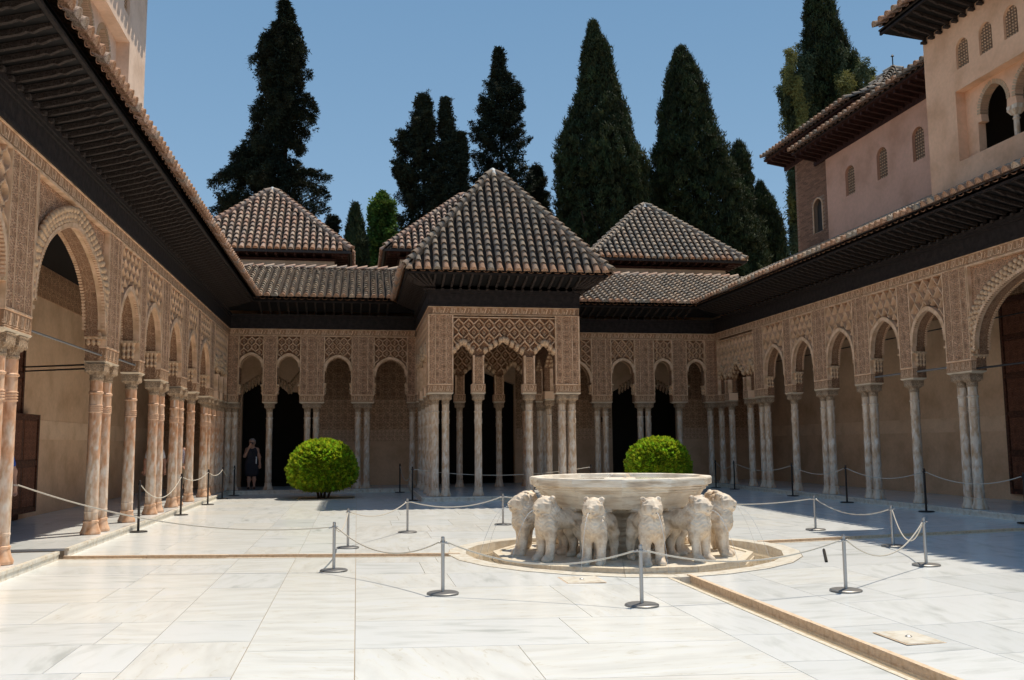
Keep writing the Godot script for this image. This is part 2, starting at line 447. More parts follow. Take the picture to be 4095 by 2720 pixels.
	var t_col := ramp_texture(cs, 512, 512, [[0.0, Color(0.80, 0.66, 0.54)], [0.36, Color(0.90, 0.82, 0.74)], [0.58, Color(0.97, 0.94, 0.91)], [1.0, wht]], rn, 0.06)
	mat("column_marble", Color(0.840, 0.730, 0.610), 0.5, t_col, Vector3(1.6, 0.4, 1.6))
	mat("column_rust", Color(0.840, 0.580, 0.410), 0.55, t_col, Vector3(1.3, 0.35, 1.3))
	var ms := mat("stained_shaft", Color(1, 1, 1), 0.5, t_col, Vector3(1.6, 0.5, 1.6))
	ms.vertex_color_use_as_albedo = true
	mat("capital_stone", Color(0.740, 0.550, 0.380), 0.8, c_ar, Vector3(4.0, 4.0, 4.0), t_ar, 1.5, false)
	mat("impost_stone", Color(0.840, 0.680, 0.500), 0.75, t_pl, Vector3(0.9, 0.9, 0.9))
	# fountain marble: beige with horizontal grey bands
	var ln := noise_bytes(512, 512, 0.010, 5, 71, FastNoiseLite.TYPE_SIMPLEX_SMOOTH, 25.0)
	var t_lion := ramp_texture(ln, 512, 512, [[0.0, Color(0.70, 0.64, 0.58)], [0.32, Color(0.87, 0.82, 0.76)], [0.52, Color(0.98, 0.96, 0.93)], [1.0, wht]], rn2, 0.06)
	mat("basin_marble", Color(0.930, 0.865, 0.765), 0.55, t_lion, Vector3(0.30, 1.9, 0.30), grey_texture(rn2, 512, 512), 0.25)
	mat("lion_marble", Color(0.930, 0.835, 0.720), 0.6, t_lion, Vector3(0.9, 0.9, 0.9), grey_texture(rn2, 512, 512), 0.5, false)
	mat("spout_metal", Color(0.05, 0.05, 0.045), 0.35)
	M.spout_metal.metallic = 0.7
	# wood
	var wd := noise_bytes(512, 512, 0.02, 4, 81)
	var t_wd := ramp_texture(wd, 512, 512, [[0.0, Color(0.55, 0.5, 0.45)], [1.0, wht]])
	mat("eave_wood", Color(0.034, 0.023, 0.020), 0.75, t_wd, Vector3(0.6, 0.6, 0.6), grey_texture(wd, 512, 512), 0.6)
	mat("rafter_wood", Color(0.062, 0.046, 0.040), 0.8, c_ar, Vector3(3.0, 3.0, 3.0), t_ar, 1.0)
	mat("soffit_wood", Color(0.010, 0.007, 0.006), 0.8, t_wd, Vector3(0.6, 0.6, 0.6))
	mat("red_eave_wood", Color(0.085, 0.032, 0.024), 0.75, t_wd, Vector3(0.6, 0.6, 0.6))
	mat("door_wood", Color(0.170, 0.065, 0.035), 0.6, t_wd, Vector3(1.2, 1.2, 1.2), t_ar, 0.8)
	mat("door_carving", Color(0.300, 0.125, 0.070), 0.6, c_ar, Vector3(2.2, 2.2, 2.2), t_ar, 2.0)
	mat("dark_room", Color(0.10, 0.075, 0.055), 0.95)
	# roof tiles
	var lc := noise_bytes(512, 512, 0.035, 5, 91)
	var t_tile := ramp_texture(lc, 512, 512, [[0.0, Color(0.40, 0.39, 0.375)], [0.38, Color(0.74, 0.70, 0.66)], [0.55, Color(0.95, 0.93, 0.9)], [1.0, wht]])
	var tiles := {"grey": [[0.48, 0.38, 0.30], [0.44, 0.365, 0.295], [0.37, 0.315, 0.265], [0.53, 0.435, 0.34], [0.34, 0.29, 0.245], [0.49, 0.365, 0.28]],
		"pink": [[0.72, 0.50, 0.39], [0.64, 0.49, 0.40], [0.68, 0.44, 0.335], [0.76, 0.60, 0.48], [0.54, 0.43, 0.365], [0.74, 0.53, 0.425]],
		"pale": [[0.66, 0.545, 0.435], [0.62, 0.52, 0.425], [0.52, 0.455, 0.385], [0.72, 0.585, 0.455], [0.45, 0.40, 0.345], [0.67, 0.52, 0.40]]}
	for pal in tiles:
		for i in 6:
			var c: Array = tiles[pal][i]
			mat("tile_%s_%d" % [pal, i], Color(c[0], c[1], c[2]), 0.9, t_tile, Vector3(2.3, 2.3, 2.3))
	var mt := mat("tile_any", Color(1, 1, 1), 0.9, t_tile, Vector3(2.3, 2.3, 2.3))
	mt.vertex_color_use_as_albedo = true
	mat("tile_bed", Color(0.075, 0.058, 0.048), 0.95, t_tile, Vector3(1.5, 1.5, 1.5))
	mat("eave_tile", Color(0.560, 0.350, 0.240), 0.9, t_tile, Vector3(1.7, 1.7, 1.7))
	mat("lead", Color(0.42, 0.44, 0.45), 0.5)
	# plants
	for p in [["cypress_leaf", 0.8, 0.5], ["fresh_leaf", 0.75, 0.8], ["bush_leaf", 0.38, 0.9]]:
		var m := mat(p[0], Color(1, 1, 1), p[1])
		m.vertex_color_use_as_albedo = true
		m.backlight_enabled = true; m.backlight = Color(p[2], p[2], p[2])
	mat("bark", Color(0.09, 0.06, 0.04), 0.95, t_wd, Vector3(2, 0.5, 2))
	mat("soil", Color(0.10, 0.075, 0.05), 1.0)
	mat("earth", Color(0.30, 0.24, 0.17), 1.0, t_pl, Vector3(0.05, 0.05, 0.05))
	# metal, rope, water, cloth
	mat("steel", Color(0.42, 0.41, 0.40), 0.38); M.steel.metallic = 0.85
	mat("steel_base", Color(0.22, 0.215, 0.21), 0.45); M.steel_base.metallic = 0.6
	mat("black_post", Color(0.028, 0.022, 0.020), 0.5)
	mat("rope", Color(0.580, 0.530, 0.450), 0.85)
	mat("iron", Color(0.035, 0.030, 0.028), 0.6)
	mat("grey_iron", Color(0.20, 0.18, 0.165), 0.6)
	mat("gap_black", Color(0.02, 0.018, 0.015), 0.9)
	var wa := mat("water", Color(0.75, 0.72, 0.62, 0.12), 0.04)
	wa.transparency = BaseMaterial3D.TRANSPARENCY_ALPHA
	wa.albedo_color = Color(0.8, 0.78, 0.7, 0.15)
	wa.metallic_specular = 0.5
	var wj := mat("jet", Color(0.9, 0.92, 0.92), 0.3)
	wj.transparency = BaseMaterial3D.TRANSPARENCY_ALPHA
	wj.albedo_color = Color(0.95, 0.96, 0.97, 0.5)
	mat("skin", Color(0.50, 0.27, 0.185), 0.55)
	mat("dress_dark", Color(0.030, 0.028, 0.036), 0.9)
	mat("grey_hair", Color(0.30, 0.29, 0.28), 0.8)
	mat("dark_hair", Color(0.02, 0.015, 0.012), 0.6)
	mat("white_cloth", Color(0.72, 0.70, 0.70), 0.9)
	mat("khaki_cloth", Color(0.20, 0.15, 0.10), 0.95)
	mat("blue_cloth", Color(0.03, 0.08, 0.32), 0.9)
	mat("red_print", Color(0.50, 0.06, 0.07), 0.6)
	mat("black_plastic", Color(0.012, 0.012, 0.013), 0.4)
	mat("shoe", Color(0.05, 0.03, 0.025), 0.7)
	mat("floral", Color(1, 1, 1), 0.9, ramp_texture(noise_bytes(256, 256, 0.05, 3, 99), 256, 256, [[0.0, Color(0.05, 0.03, 0.10)], [0.42, Color(0.10, 0.06, 0.16)], [0.47, Color(0.75, 0.70, 0.75)], [1.0, Color(0.80, 0.78, 0.80)]]), Vector3(4, 4, 4))
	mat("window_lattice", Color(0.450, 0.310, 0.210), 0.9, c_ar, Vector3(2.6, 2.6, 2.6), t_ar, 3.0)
	mat("ribbed_stone", Color(0.52, 0.37, 0.24), 0.9)
	mat("dim_glass", Color(0.06, 0.055, 0.05), 0.3)

# ==================================================================== ground, paving, channels
const FC := Vector2(4.22, 14.7)      # centre of the fountain (x, d)

func fy(x: float, d: float) -> float:   # the court drains towards its middle
	var s := 1.0 if d < 16.0 else maxf(0.0, 1.0 - (d - 16.0) / 10.5)
	return -0.17 * maxf(0.0, 1.0 - absf(x - 4.25) / 8.4) * s

func build_ground():
	var b := MB.new()
	b.quad(P(-600, -0.45, -150), P(600, -0.45, -150), P(600, -0.45, 700), P(-600, -0.45, 700))
	tag(put("ground", b.done(), M.earth), "bare earth around the palace", "", "", "structure")

func slab_piece(poly: PackedVector2Array, parent: Node, m: Material, called: String, level := -99.0, thick := 0.03) -> void:
	# poly in (x, d); top follows the floor, or lies at level
	var g := Geometry2D.offset_polygon(poly, -0.0035)
	if g.is_empty(): return
	var p: PackedVector2Array = g[0]
	if p.size() < 3: return
	if not Geometry2D.is_polygon_clockwise(p): p.reverse()   # clockwise in (x, d) = counter-clockwise from above in (x, z)... see below
	var b := MB.new()
	var ang := 0.0 if rng.randf() < 0.5 else PI / 2
	ang += rng.randf_range(-0.25, 0.25)
	var off := Vector2(rng.randf() * 7, rng.randf() * 7)
	var k := Vector2(0.16, 0.62) * rng.randf_range(0.8, 1.25)   # the veins run along the slab
	var top := []
	for q in p:
		top.append(P(q.x, fy(q.x, q.y) if level < -50 else level, q.y))
	var t := Geometry2D.triangulate_polygon(p)
	for i in range(0, t.size(), 3):
		var A: Vector3 = top[t[i]]; var B: Vector3 = top[t[i + 1]]; var C: Vector3 = top[t[i + 2]]
		var ua := p[t[i]]; var ub := p[t[i + 1]]; var uc := p[t[i + 2]]
		if (B - A).cross(C - A).y < 0:
			var s := B; B = C; C = s
			var s2 := ub; ub = uc; uc = s2
		b.triuv(A, B, C, ua.rotated(ang) * k + off, ub.rotated(ang) * k + off, uc.rotated(ang) * k + off)
	var down := Vector3.DOWN * thick
	for i in p.size():
		var A: Vector3 = top[i]; var B: Vector3 = top[(i + 1) % p.size()]
		var out := (B - A).cross(Vector3.UP)
		var mid := Vector3.ZERO
		for q in top: mid += q
		mid /= top.size()
		if out.dot((A + B) / 2 - mid) > 0: b.quad(A + down, B + down, B, A)
		else: b.quad(B + down, A + down, A, B)
	put(called, b.done(), m, parent)

func rect(x0: float, x1: float, d0: float, d1: float) -> PackedVector2Array:
	return PackedVector2Array([Vector2(x0, d0), Vector2(x1, d0), Vector2(x1, d1), Vector2(x0, d1)])

func ngon(c: Vector2, r: float, n: int, turn := 0.0) -> PackedVector2Array:
	var p := PackedVector2Array()
	for i in n: p.append(c + Vector2.from_angle(turn + TAU * i / n) * r)
	return p

func clipped(polys: Array, holes: Array) -> Array:
	var now := polys
	for h in holes:
		var nxt := []
		for p in now:
			for q in Geometry2D.clip_polygons(p, h):
				if q.size() >= 3: nxt.append(q)
		now = nxt
	return now

func court_holes() -> Array:
	return [ngon(FC, 2.80, 24), rect(4.045, 4.415, 1, 12.6), rect(4.045, 4.415, 16.6, 26.5), rect(-4.4, 2.0, 14.44, 14.82), rect(6.5, 13.2, 15.02, 15.40),
		rect(-1.75, -0.05, 28.55, 30.05), rect(8.9, 10.7, 28.75, 30.25), rect(1.85, 6.69, 26.42, 33)]

func build_court_floor():
	var root := node("courtyard_floor")
	tag(root, "white marble paving of the open courtyard", "", "", "structure")
	var b := MB.new()
	# mortar bed under the slabs, in bands that follow the fall of the floor
	var xs := [-4.3, 0.0, 4.045, 4.415, 8.6, 13.1]; var ds := [2.0, 9.0, 16.0, 21.0, 26.5, 32.5]
	for i in 5:
		for j in 5:
			if i == 2: continue
			var q := func(x, d): return P(x, fy(x, d) - 0.012, d)
			var inside := func(x0, x1, d0, d1): return false
			for cell in clipped([rect(xs[i], xs[i + 1], ds[j], ds[j + 1])], [ngon(FC, 2.6, 24), rect(-4.4, 2.0, 14.47, 14.79), rect(6.5, 13.2, 15.05, 15.37)]):
				var t := Geometry2D.triangulate_polygon(cell)
				for k in range(0, t.size(), 3):
					var A: Vector3 = q.call(cell[t[k]].x, cell[t[k]].y); var B: Vector3 = q.call(cell[t[k + 1]].x, cell[t[k + 1]].y); var C: Vector3 = q.call(cell[t[k + 2]].x, cell[t[k + 2]].y)
					if (B - A).cross(C - A).y < 0: b.tri(A, C, B)
					else: b.tri(A, B, C)
	put("mortar_bed", b.done(), M.grout, root)
	var holes := court_holes()
	# strips of slabs seen in the foreground: [x0, x1, [[d, first joints...], ...]]
	var strips := [
		[-4.24, -1.70, [2.0, 3.3, 4.4, 5.4, 6.4, 7.45, 8.45, 9.43, 10.62, 11.6, 12.9, 13.7, 14.6, 15.6, 16.8, 18.0, 19.3, 20.6, 21.8, 23.1, 24.4, 25.6, 26.9, 28.2, 29.4, 30.6, 32.3]],
		[-1.70, -0.88, [2.0, 4.2, 5.9, 7.2, 8.45, 9.43, 11.53, 12.8, 14.6, 16.0, 17.8, 19.6, 21.4, 23.0, 24.8, 26.4, 28.55, 30.05, 32.3]],
		[-0.88, 0.0, [2.0, 3.6, 5.6, 7.0, 8.04, 11.2, 12.7, 14.6, 16.6, 18.4, 20.5, 22.4, 24.6, 26.6, 28.55, 30.05, 32.3]],
		[0.0, 3.38, [2.0, 3.4, 4.6, 5.75, 6.86, 8.05, 9.27, 11.4, 12.6, 13.8, 14.6, 15.9, 17.2, 18.4, 19.7, 20.9, 22.2, 23.5, 24.7, 26.42, 28.4, 30.4, 32.3]],
		[3.38, 4.045, [2.0, 4.1, 5.7, 7.2, 8.26, 9.85, 11.2, 12.2, 17.0, 18.3, 19.8, 21.3, 22.9, 24.6, 26.42]],
		[4.415, 5.2, [2.0, 3.9, 5.7, 7.3, 8.45, 10.1, 11.4, 12.4, 17.0, 18.4, 20.0, 21.6, 23.0, 24.5, 26.42]],
		[5.2, 8.7, [2.0, 3.3, 4.6, 5.9, 7.1, 8.3, 9.6, 10.9, 12.2, 13.4, 15.2, 16.4, 17.7, 19.0, 20.3, 21.6, 22.9, 24.2, 25.5, 26.42, 28.0, 28.75, 30.25, 32.3]],
		[8.7, 12.98, [2.0, 3.4, 4.8, 6.1, 7.5, 8.8, 10.0, 11.3, 12.6, 13.9, 15.2, 16.5, 17.8, 19.1, 20.4, 21.7, 23.0, 24.3, 25.6, 27.0, 28.75, 30.25, 32.3]]]
	var given := {"0_7.45": [-2.25], "0_8.45": [-2.16], "0_9.43": [-2.97], "0_10.62": [-2.7, -2.2], "0_6.4": [-3.1, -1.98], "3_5.75": [0.9], "3_6.86": [1.38], "3_8.05": [2.0], "3_9.27": [2.35], "3_11.4": [1.2]}
	for si in strips.size():
		var s: Array = strips[si]
		var rows: Array = s[2]
		for j in rows.size() - 1:
			var cuts := [s[0]]
			var key := "%d_%s" % [si, str(rows[j])]
			if given.has(key): cuts += given[key]
			elif s[1] - s[0] > 1.5:
				var x: float = s[0] + rng.randf_range(0.7, 1.8)
				while x < s[1] - 0.6:
					cuts.append(x); x += rng.randf_range(1.0, 2.1)
			cuts.append(s[1])
			for k in cuts.size() - 1:
				for piece in clipped([rect(cuts[k], cuts[k + 1], rows[j], rows[j + 1])], holes):
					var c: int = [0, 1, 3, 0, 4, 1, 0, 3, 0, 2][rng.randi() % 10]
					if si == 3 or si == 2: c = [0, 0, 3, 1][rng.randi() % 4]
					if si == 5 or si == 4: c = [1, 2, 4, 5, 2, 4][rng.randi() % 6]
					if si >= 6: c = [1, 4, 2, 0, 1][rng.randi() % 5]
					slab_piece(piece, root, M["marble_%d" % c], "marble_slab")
	# the drain covers let into the paving, each in a narrow slot
	var hatches := [[4.72, 5.07, 7.58, 8.1], [2.62, 3.1, 11.55, 12.1]]
	for i in 2:
		var h: Array = hatches[i]
		var y := fy((h[0] + h[1]) / 2, (h[2] + h[3]) / 2) + 0.006
		var o := node("drain_cover", self, Transform3D(Basis(), P((h[0] + h[1]) / 2, y, (h[2] + h[3]) / 2)))
		tag(o, ["marble drain cover with a metal stud, beside the long channel right of the fountain", "marble drain cover with a metal stud, close in front of the fountain ring"][i], "drain cover", "drain covers in the paving")
		var w: float = (h[1] - h[0]) / 2; var l: float = (h[3] - h[2]) / 2
		b = MB.new(); b.box(Vector3(-w - 0.014, -0.004, -l - 0.014), Vector3(w + 0.014, 0.001, l + 0.014)); put("slot", b.done(), M.kerb_stone, o)
		b = MB.new(); b.bevel_box(Vector3(-w, -0.003, -l), Vector3(w, 0.006, l), 0.003); put("lid", b.done(), M.step_marble, o)
		b = MB.new(); b.lathe([[0.0, 0.005], [0.030, 0.005], [0.030, 0.012], [0.014, 0.020], [0.0, 0.021]], 12); put("stud", b.done(), M.steel, o)
	# open joint between two slab levels, its shadow drawn as a black bar
	b = MB.new()
	b.tube([P(7.30, fy(7.3, 13.9) + 0.008, 13.9), P(6.65, fy(6.65, 12.6) + 0.008, 12.6)], 0.022, 5)
	tag(put("joint_shadow_bar", b.done(), M.gap_black), "short black bar drawn for the shadow in an open marble joint right of the fountain", "bar")
	build_channels()

func build_channels():
	var root := node("water_channels")
	tag(root, "shallow stone channels that run from the galleries to the fountain", "", "", "structure")
	var runs := [[Vector2(-4.24, 14.63), Vector2(1.62, 14.63)], [Vector2(6.85, 15.21), Vector2(12.98, 15.21)], [Vector2(4.23, 2.0), Vector2(4.23, 12.05)], [Vector2(4.23, 17.35), Vector2(4.23, 26.42)]]
	var wet := MB.new()
	for r in runs:
		var a: Vector2 = r[0]; var e: Vector2 = r[1]
		var along := (e - a).normalized(); var side := Vector2(-along.y, along.x)
		var len_ := a.distance_to(e)
		var n := int(ceil(len_ / 1.25))
		for i in n:
			var p := a + along * (len_ * i / n); var q := a + along * (len_ * (i + 1) / n - 0.006)
			for s in [-1, 1]:
				var b := MB.new()
				var raise := 0.018 if (s > 0) == (along.x > 0.5) else 0.003
				if along.y > 0.5: raise = 0.003 if s > 0 else 0.022
				var i0: Vector2 = p + side * s * 0.125; var i1: Vector2 = q + side * s * 0.125
				var o0: Vector2 = p + side * s * 0.182; var o1: Vector2 = q + side * s * 0.182
				var ring := [i0, i1, o1, o0]
				var pts := []
				for c in ring: pts.append(P(c.x, fy(c.x, c.y) - 0.11, c.y))
				for c in ring: pts.append(P(c.x, fy(c.x, c.y) + raise + rng.randf_range(0, 0.004), c.y))
				if (pts[1] - pts[0]).cross(pts[2] - pts[1]).y < 0: pts = [pts[3], pts[2], pts[1], pts[0], pts[7], pts[6], pts[5], pts[4]]
				b.hexa(pts)
				put("kerb_stone", b.done(), M.kerb_stone if raise > 0.01 else M.pale_kerb, root)
		var b2 := MB.new()
		var c0: Vector2 = a - side * 0.14; var c1: Vector2 = a + side * 0.14; var c2: Vector2 = e + side * 0.14; var c3: Vector2 = e - side * 0.14
		for dy in [-0.075, -0.05]:
			var z := [P(c0.x, fy(c0.x, c0.y) + dy, c0.y), P(c3.x, fy(c3.x, c3.y) + dy, c3.y), P(c2.x, fy(c2.x, c2.y) + dy, c2.y), P(c1.x, fy(c1.x, c1.y) + dy, c1.y)]
			var t: MB = b2 if dy < -0.06 else wet
			if (z[1] - z[0]).cross(z[2] - z[1]).y < 0: z.reverse()
			t.quad(z[0], z[1], z[2], z[3])
		put("channel_bed", b2.done(), M.channel_bed, root)
	tag(put("channel_water", wet.done(), M.water), "thin water lying in the stone channels", "", "", "structure")

func build_gallery_floors():
	var root := node("gallery_pavement")
	tag(root, "raised marble walks of the galleries with a low step to the court", "", "", "structure")
	var y := 0.12
	# [x0, x1, d0, d1] of the walks
	for a in [[-7.2, -4.24, 8.0, 14.4], [-7.2, -4.24, 14.86, 32.3], [12.98, 16.2, 8.0, 15.0], [12.98, 16.2, 15.42, 32.3], [-7.2, 16.2, 32.3, 35.6], [1.85, 6.69, 26.42, 32.3]]:
		var b := MB.new()
		b.box(P(a[0], -0.2, a[3]), P(a[1], y - 0.035, a[2]))
		put("walk_bed", b.done(), M.grout, root)
		var d: float = a[2]
		while d < a[3] - 0.01:
			var dn: float = minf(d + 1.28, a[3])
			if a[3] - dn < 0.5: dn = a[3]
			var x: float = a[0]
			while x < a[1] - 0.01:
				var xn: float = minf(x + rng.randf_range(0.8, 1.3), a[1])
				if a[1] - xn < 0.45: xn = a[1]
				slab_piece(rect(x, xn, d, dn), root, M["marble_%d" % [2, 4, 1, 5][rng.randi() % 4]], "walk_slab", y, 0.035)
				x = xn
			d = dn
	# the step: edge stones, each a piece
	for e in [[Vector2(-4.24, 8.0), Vector2(-4.24, 14.42), 1], [Vector2(-4.24, 14.84), Vector2(-4.24, 32.3), 1], [Vector2(12.98, 8.0), Vector2(12.98, 15.0), -1], [Vector2(12.98, 15.42), Vector2(12.98, 32.3), -1],
			[Vector2(-4.24, 32.3), Vector2(1.85, 32.3), 2], [Vector2(6.69, 32.3), Vector2(12.98, 32.3), 2], [Vector2(1.85, 26.42), Vector2(6.69, 26.42), 2], [Vector2(1.85, 26.46), Vector2(1.85, 32.28), -1], [Vector2(6.69, 26.46), Vector2(6.69, 32.28), 1]]:
		var a: Vector2 = e[0]; var c: Vector2 = e[1]
		var along := (c - a).normalized()
		var out := Vector2(e[2], 0) if absi(e[2]) == 1 else Vector2(0, -1)
		var l := a.distance_to(c)
		var t := 0.0
		while t < l - 0.01:
			var s := minf(rng.randf_range(0.75, 1.5), l - t)
			if l - t - s < 0.4: s = l - t
			var p := a + along * (t + 0.004); var q := a + along * (t + s - 0.004)
			for part in [[-0.2, y - 0.042, 0.035], [y - 0.038, y + 0.006, 0.05]]:
				var b := MB.new()
				var p1: Vector2 = p + out * part[2]; var q1: Vector2 = q + out * part[2]
				var p0 := p - out * 0.012; var q0 := q - out * 0.012
				var lo := Vector3(minf(minf(p1.x, q1.x), p0.x), part[0], -maxf(maxf(p1.y, q1.y), p0.y)); var hi := Vector3(maxf(maxf(p1.x, q1.x), p0.x), part[1], -minf(minf(p1.y, q1.y), p0.y))
				if part[0] > 0: b.bevel_box(lo, hi, 0.006)
				else: b.box(lo, hi)
				put("step_stone" if part[0] < 0 else "step_nosing", b.done(), M.step_marble, root)
			t += s

# ==================================================================== arcades
# A wall frame has u to the right as seen from outside, v up, w outwards.
func frame_left(x: float) -> Transform3D: return Transform3D(Basis(Vector3(0, 0, -1), Vector3.UP, Vector3(1, 0, 0)), Vector3(x, 0, 0))      # faces +x, u = d
func frame_right(x: float) -> Transform3D: return Transform3D(Basis(Vector3(0, 0, 1), Vector3.UP, Vector3(-1, 0, 0)), Vector3(x, 0, 0))     # faces -x, u = -d
func frame_front(d: float) -> Transform3D: return Transform3D(Basis.IDENTITY, Vector3(0, 0, -d))                                          # faces the camera, u = x

const W_BACK := -0.33
const W_CORE := -0.11
var column_meshes := {}

func make_column_meshes():
	var b := MB.new()
	b.lathe([[0.165, 0.0], [0.168, 0.035], [0.160, 0.055], [0.140, 0.10], [0.124, 0.16], [0.120, 0.195], [0.128, 0.205], [0.128, 0.225], [0.112, 0.235]], 16)
	column_meshes.base = b.done()
	# shafts: rust stain above, paler and spotted below, each of six weathered its own way
	for k in 6:
		b = MB.new()
		var rows := [[0.109, 0.23], [0.110, 0.36], [0.116, 0.372], [0.116, 0.386], [0.110, 0.40]]
		for i in range(1, 30): rows.append([lerpf(0.110, 0.105, i / 30.0), 0.40 + 1.68 * i / 30.0])
		rows += [[0.105, 2.08], [0.105, 2.66]]
		b.lathe(rows, 20)
		var ns := FastNoiseLite.new(); ns.seed = 50 + k; ns.frequency = 4.5; ns.fractal_octaves = 4
		var rust := k < 3
		for p in b.v:
			var n := ns.get_noise_3d(p.x * 1.6, p.y * 0.55, p.z * 1.6)
			var t := clampf((p.y - 1.15) * 1.1 + n * 1.7 + 0.35, 0.0, 1.0)
			var low: Color = Color(0.86, 0.76, 0.66) if rust else Color(0.84, 0.755, 0.66)
			var high: Color = Color(0.80, 0.50, 0.33) if rust else Color(0.76, 0.62, 0.49)
			var c := low.lerp(high, t)
			if ns.get_noise_3d(p.x * 2.0 + 9.0, p.y * 1.3, p.z * 2.0) > 0.36: c = c.lerp(Color(0.92, 0.88, 0.83), 0.8)
			if p.y < 0.5: c = c.lerp(Color(0.80, 0.60, 0.46), 0.35)
			b.col.append(c)
		column_meshes["shaft%d" % k] = b.done()
	b = MB.new()
	var prof := [[0.104, 2.06]]
	for i in 4:
		var y := 2.08 + i * 0.036
		prof += [[0.107, y], [0.122, y + 0.008], [0.122, y + 0.018], [0.107, y + 0.026]]
	prof += [[0.107, 2.30], [0.107, 2.40], [0.124, 2.41], [0.124, 2.432], [0.108, 2.445], [0.104, 2.46]]
	b.lathe(prof, 16)
	column_meshes.ring_band = b.done()
	b = MB.new()
	b.lathe([[0.106, 2.63], [0.118, 2.65], [0.120, 2.67], [0.112, 2.68], [0.118, 2.74], [0.135, 2.80]], 14)
	b.frustum(Vector2.ZERO, Vector2(0.105, 0.105), 2.735, Vector2(0.158, 0.158), 2.80)
	b.frustum(Vector2.ZERO, Vector2(0.158, 0.158), 2.80, Vector2(0.166, 0.166), 2.905)
	b.frustum(Vector2.ZERO, Vector2(0.172, 0.172), 2.905, Vector2(0.172, 0.172), 2.922)
	for s in [[1, 1], [1, -1], [-1, 1], [-1, -1]]:   # leaf scrolls under the corners
		b.ball(Vector3(0.138 * s[0], 2.80, 0.138 * s[1]), Vector3(0.034, 0.04, 0.034), 7, 4)
	column_meshes.capital = b.done()

func column(thing: Node, at: Vector3, rust: bool):
	var c := node("column", thing, Transform3D(Basis(), at + Vector3(0, 0.126, 0)))
	var m: Material = M.column_rust if rust else M.column_marble
	put("base", column_meshes.base, m, c); put("shaft", column_meshes["shaft%d" % ((0 if rust else 3) + rng.randi() % 3)], M.stained_shaft, c, Transform3D(Basis(Vector3.UP, rng.randf() * TAU), Vector3.ZERO)); put("ring_band", column_meshes.ring_band, m, c)
	put("capital", column_meshes.capital, M.capital_stone, c)

func lathed_wall_box(b: MB, u0: float, u1: float, y0: float, y1: float, w0: float, w1: float): b.box(Vector3(u0, y0, w0), Vector3(u1, y1, w1))

func pier(thing: Node, T: Transform3D, u: float, hw: float, cols: Array, rust := false, top := 5.385):
	var n := node("pier", thing, T)
	var b := MB.new()
	b.box(Vector3(u - hw + 0.03, 3.35, W_CORE - 0.01), Vector3(u + hw - 0.03, top, 0.0))
	put("carved_panel", b.done(), M.stucco, n)
	b = MB.new()
	for s in [-1, 1]:
		b.box(Vector3(u + s * (hw - 0.0175) - 0.0175, 3.35, W_CORE - 0.01), Vector3(u + s * (hw - 0.0175) + 0.0175, top, 0.014))
		if hw > 0.3:
			b.box(Vector3(u + s * (hw * 0.42) - 0.010, 3.37, -0.01), Vector3(u + s * (hw * 0.42) + 0.010, top, 0.008))
	b.box(Vector3(u - hw - 0.004, 3.33, W_BACK - 0.006), Vector3(u + hw + 0.004, 3.356, 0.020))
	put("border", b.done(), M.moulding, n)
	b = MB.new()
	b.quaduv(Vector3(u - hw, 3.095, 0.012), Vector3(u + hw, 3.095, 0.012), Vector3(u + hw, 3.33, 0.012), Vector3(u - hw, 3.33, 0.012), u * 0.8, 0, u * 0.8 + hw * 1.7, 1)
	b.quaduv(Vector3(u + hw, 3.095, 0.012), Vector3(u + hw, 3.095, W_BACK), Vector3(u + hw, 3.33, W_BACK), Vector3(u + hw, 3.33, 0.012), 0, 0, 0.3, 1)
	b.quaduv(Vector3(u - hw, 3.095, W_BACK), Vector3(u - hw, 3.095, 0.012), Vector3(u - hw, 3.33, 0.012), Vector3(u - hw, 3.33, W_BACK), 0.4, 0, 0.7, 1)
	b.quad(Vector3(u - hw, 3.095, W_BACK), Vector3(u + hw, 3.095, W_BACK), Vector3(u + hw, 3.095, 0.012), Vector3(u - hw, 3.095, 0.012))
	put("impost_block", b.done(), M.lettering, n)
	b = MB.new()
	var c := Vector2(u, (W_BACK + 0.012) / 2); var t := 0.17
	b.frustum(c, Vector2(hw - 0.075, t - 0.05), 3.04, Vector2(hw - 0.015, t - 0.005), 3.066)
	b.frustum(c, Vector2(hw - 0.012, t), 3.066, Vector2(hw + 0.012, t + 0.015), 3.095)
	put("impost_moulding", b.done(), M.impost_stone, n)
	for o in cols:
		column(thing, T * Vector3(u + o, 0, (W_BACK + 0.012) / 2), rust)

func arch_points(a: float, e: float, ys: float, ya: float, n: int, grow := 0.0) -> PackedVector2Array:
	var c := (a + e) / 2; var hw := (e - a) / 2 + grow; var rise := ya - ys + grow
	var p := PackedVector2Array()
	for i in n + 1:
		var t := PI - PI * i / n
		var x := hw * cos(t)
		p.append(Vector2(c + x, ys + rise * (0.95 * pow(sin(t), 0.92) + 0.05 * maxf(0.0, 1.0 - absf(x) / (hw * 0.45)))))
	return p

func lower_limit(curve: PackedVector2Array, u: float) -> float:
	var best := -1.0
	for i in curve.size() - 1:
		var a := curve[i]; var b := curve[i + 1]
		if (u >= minf(a.x, b.x)) and (u <= maxf(a.x, b.x)) and absf(a.x - b.x) > 1e-6:
			best = maxf(best, lerpf(a.y, b.y, (u - a.x) / (b.x - a.x)))
	return best

